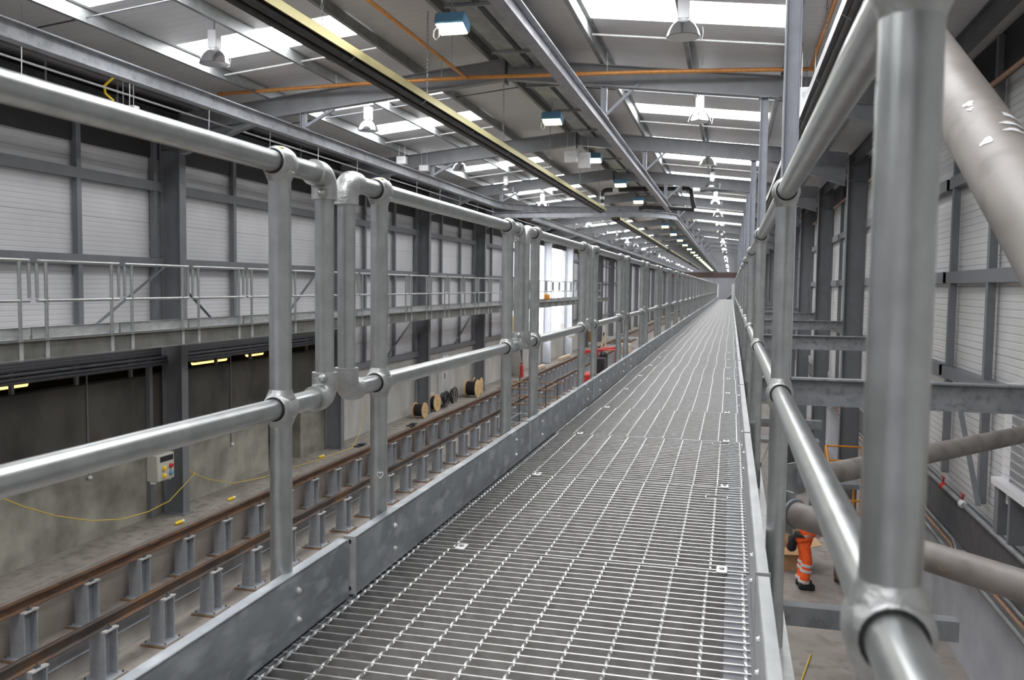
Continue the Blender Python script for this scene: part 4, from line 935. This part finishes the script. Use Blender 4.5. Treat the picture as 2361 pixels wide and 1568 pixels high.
MB().box(-.32, .32, -.25, -.24, 0, .45).box(-.32, .32, .24, .25, 0, .45).box(-.32, -.31, -.24, .24, 0, .45).box(.31, .32, -.24, .24, 0, .45).box(-.31, .31, -.24, .24, 0, .01).build('carton', card, t, flat=True)
for a, b in (((-.32, 0, .45), (-.52, 0, .62)), ((.32, 0, .45), (.56, 0, .52))): MB().bar(a, b, .48, .008).build('flap', card, t, flat=True)
MB().bar((0, -.25, .45), (0, -.42, .36), .62, .008).build('flap', card, t, flat=True); MB().bar((0, .25, .45), (0, .3, .68), .62, .008).build('flap', card, t, flat=True)
t = thing('cable_trolley', 'dark wheeled trolley with wooden rimmed wheels beside the person on the lower floor', 'trolley', (2.3, 17.1, FLOOR), rz=-.1)
for x in (-.22, .35):
    MB().lathe([(.02, -.05), (.3, -.05), (.3, .05), (.02, .05)], (x, 0, .3), (1, 0, 0), 28).build('wheel', rust_pad, t); MB().lathe([(.22, -.056), (.22, .056)], (x, 0, .3), (1, 0, 0), 20).build('tyre_face', cloth_dark, t)
MB().cbox(-.2, .9, -.4, 1.4, .3, .62, .04).build('bed', black, t); MB().bar((-.25, -.45, .66), (.9, 1.5, .66), .1, .06).bar((-.3, -.4, .64), (.3, -.5, .62), .08, .06).build('draw_bar', rust_pad, t)
t = thing('work_platform', 'orange tubular work platform with a grey deck standing against the columns of the lower wall', 'platform', (2.4, 20.3, FLOOR))
for x, y in ((-.1, 0), (.72, 0), (-.1, 1.5), (.72, 1.5)): MB().tube([(x, y, 0), (x, y, 1.75 if y else 1.15)], .028, 10).build('upright', orange, t)
MB().box(-.2, .5, -.1, 1.2, 1.08, 1.18).build('deck', steel_beam, t, flat=True)
for a, b in (((-.1, 1.5, 1.75), (.72, 1.5, 1.75)), ((-.1, 1.5, 1.4), (.72, 1.5, 1.4)), ((-.1, 0, .8), (.72, 0, .8)), ((.72, 0, .2), (.72, 1.5, .2)), ((.72, 0, 1.1), (.72, 1.5, 1.75)), ((-.1, 0, 1.1), (-.1, 1.5, 1.75)), ((.35, 0, .05), (.35, 0, 1.1)), ((.5, -.05, .05), (.72, .9, 1.1))): MB().tube([a, b], .024, 10).build('rail', orange, t)
MB().box(.55, .72, -.06, .0, .3, .5).build('stabiliser_bracket', orange, t, flat=True)
tag(MB().cbox(1.9, 2.3, 20.7, 21.2, FLOOR, FLOOR + .7, .04).build('black_case', cloth_dark), 'black equipment case under the orange work platform', 'case')
t = thing('steel_table', 'grey steel trestle table farther along the lower floor', 'table', (1.5, 24.5, FLOOR)); MB().box(-1.2, .9, -.3, .3, 1.32, 1.42).build('top', steel_beam, t, flat=True)
for x in (-.6, .6): MB().bar((x - .25, 0, 0), (x + .25, 0, 1.32), .05, .05).build('leg', galv_light, t, flat=True); MB().bar((x + .25, 0, 0), (x - .25, 0, 1.32), .05, .05).build('leg', galv_light, t, flat=True)
t = thing('bucket', 'brown bucket with a white lid on the lower floor in front of the steel table', 'bucket', (.92, 20.6, FLOOR)); MB().lathe([(.13, 0), (.17, .32)], n=16).build('pail', card, t); MB().lathe([(.18, .32), (.18, .40)], n=16).build('lid', white_paint, t)
t = thing('wire_bundle', 'tangle of dark and red wires on a panel beyond the steel table', 'wires', (1.9, 26.6, FLOOR)); m = MB()
for k in range(8): m.tube([(.25 * math.sin(k * 1.7 + i * .8) , .1 * k * .3, .9 + .09 * i + .05 * math.cos(k + i)) for i in range(9)], .018, 5)
m.build('tangle', black, t); MB().tube([(.2, 0, .9), (.1, 0, 1.2), (.25, 0, 1.5)], .02, 6).build('red_wire', red, t); MB().box(-.3, .3, -.1, .3, 0, .9).build('bench', steel_dark, t, flat=True)
tag(MB().tube([(1.3, 13.4, FLOOR + .012), (1.0, 12.0, FLOOR + .012), (.95, 10.6, FLOOR + .012), (1.2, 9.6, FLOOR + .012)], .014, 6).build('floor_cable', yellow_cable), 'yellow cable on the lower floor below the square bearer', 'cable')
tag(MB().tube([(2.2, 12.4, FLOOR + .012), (2.5, 11.4, FLOOR + .012), (2.55, 10.4, FLOOR + .012)], .014, 6).build('floor_cable', yellow_cable), 'yellow cable on the lower floor along the foot of the smooth concrete wall', 'cable')
tag(MB().box(2.55, 3.1, 6, 13.3, FLOOR, FLOOR + .03).build('floor_duct', steel_dark, flat=True), 'dark covered duct along the foot of the smooth concrete wall', 'duct')
# end of the walkway
t = thing('end_gate', 'pale gate posts at the far end of the walkway', 'gate', (-.46, 66.9, 0))
for x in (-.52, .55): MB().box(x - .05, x + .05, -.05, .05, -.2, 1.15).build('gate_post', white_paint, t, flat=True)
t = thing('stair_stringer', 'dark stair flank seen beyond the far end of the walkway', 'stair', (-.1, 70, 0)); MB().add([(-.5, 0, -.2), (.3, 0, -.2), (.3, 0, .5), (-.5, .1, -.2), (.3, .1, -.2), (.3, .1, .5)], [(0, 1, 2), (5, 4, 3), (0, 3, 4, 1), (1, 4, 5, 2), (2, 5, 3, 0)]).build('stringer', steel_dark, t, flat=True); MB().bar((-.52, .05, -.15), (.3, .05, .55), .12, .04).build('tread_edge', timber, t, flat=True)
tag(MB().box(-8, 2.6, 110.0, 110.3, 2.1, 2.75).build('gantry_girder', noise_mat('red_brown_girder', (.07, .045, .04), (.10, .06, .05), 4, .6), flat=True), 'dark red-brown girder across the hall far beyond the end of the walkway', 'girder')

# ------------------------------------------------------------------ daylight
wd = bpy.data.worlds.new('World'); SC.world = wd; wd.use_nodes = True
bg = wd.node_tree.nodes['Background']; bg.inputs['Color'].default_value = (.93, .96, 1, 1); bg.inputs['Strength'].default_value = 4.0

# ------------------------------------------------------------------ camera
cy, sy, cp, sp = math.cos(YAW), math.sin(YAW), math.cos(PITCH), math.sin(PITCH)
fwd = Vector((-sy * cp, cy * cp, -sp)); right = Vector((cy, sy, 0)); up = right.cross(fwd)
rr, uu = right * math.cos(ROLL) + up * math.sin(ROLL), -right * math.sin(ROLL) + up * math.cos(ROLL)
cam = bpy.data.cameras.new('camera'); co = bpy.data.objects.new('camera', cam); COL.objects.link(co)
co.matrix_world = Matrix(((rr.x, uu.x, -fwd.x, EYE.x), (rr.y, uu.y, -fwd.y, EYE.y), (rr.z, uu.z, -fwd.z, EYE.z), (0, 0, 0, 1)))
cam.sensor_width = 36; cam.sensor_fit = 'HORIZONTAL'; cam.lens = F_PX / 2361 * 36; cam.clip_start = .02; cam.clip_end = 400
cam.dof.use_dof = True; cam.dof.focus_distance = 4.0; cam.dof.aperture_fstop = 7.0
SC.camera = co
SC.view_settings.view_transform = 'Standard'; SC.view_settings.look = 'None'; SC.view_settings.gamma = 1; SC.view_settings.use_curve_mapping = False
SC.view_settings.exposure = 0.0
SC.cycles.use_denoising = True; SC.cycles.max_bounces = 8; SC.cycles.diffuse_bounces = 5; SC.cycles.glossy_bounces = 4; SC.cycles.sample_clamp_indirect = 6
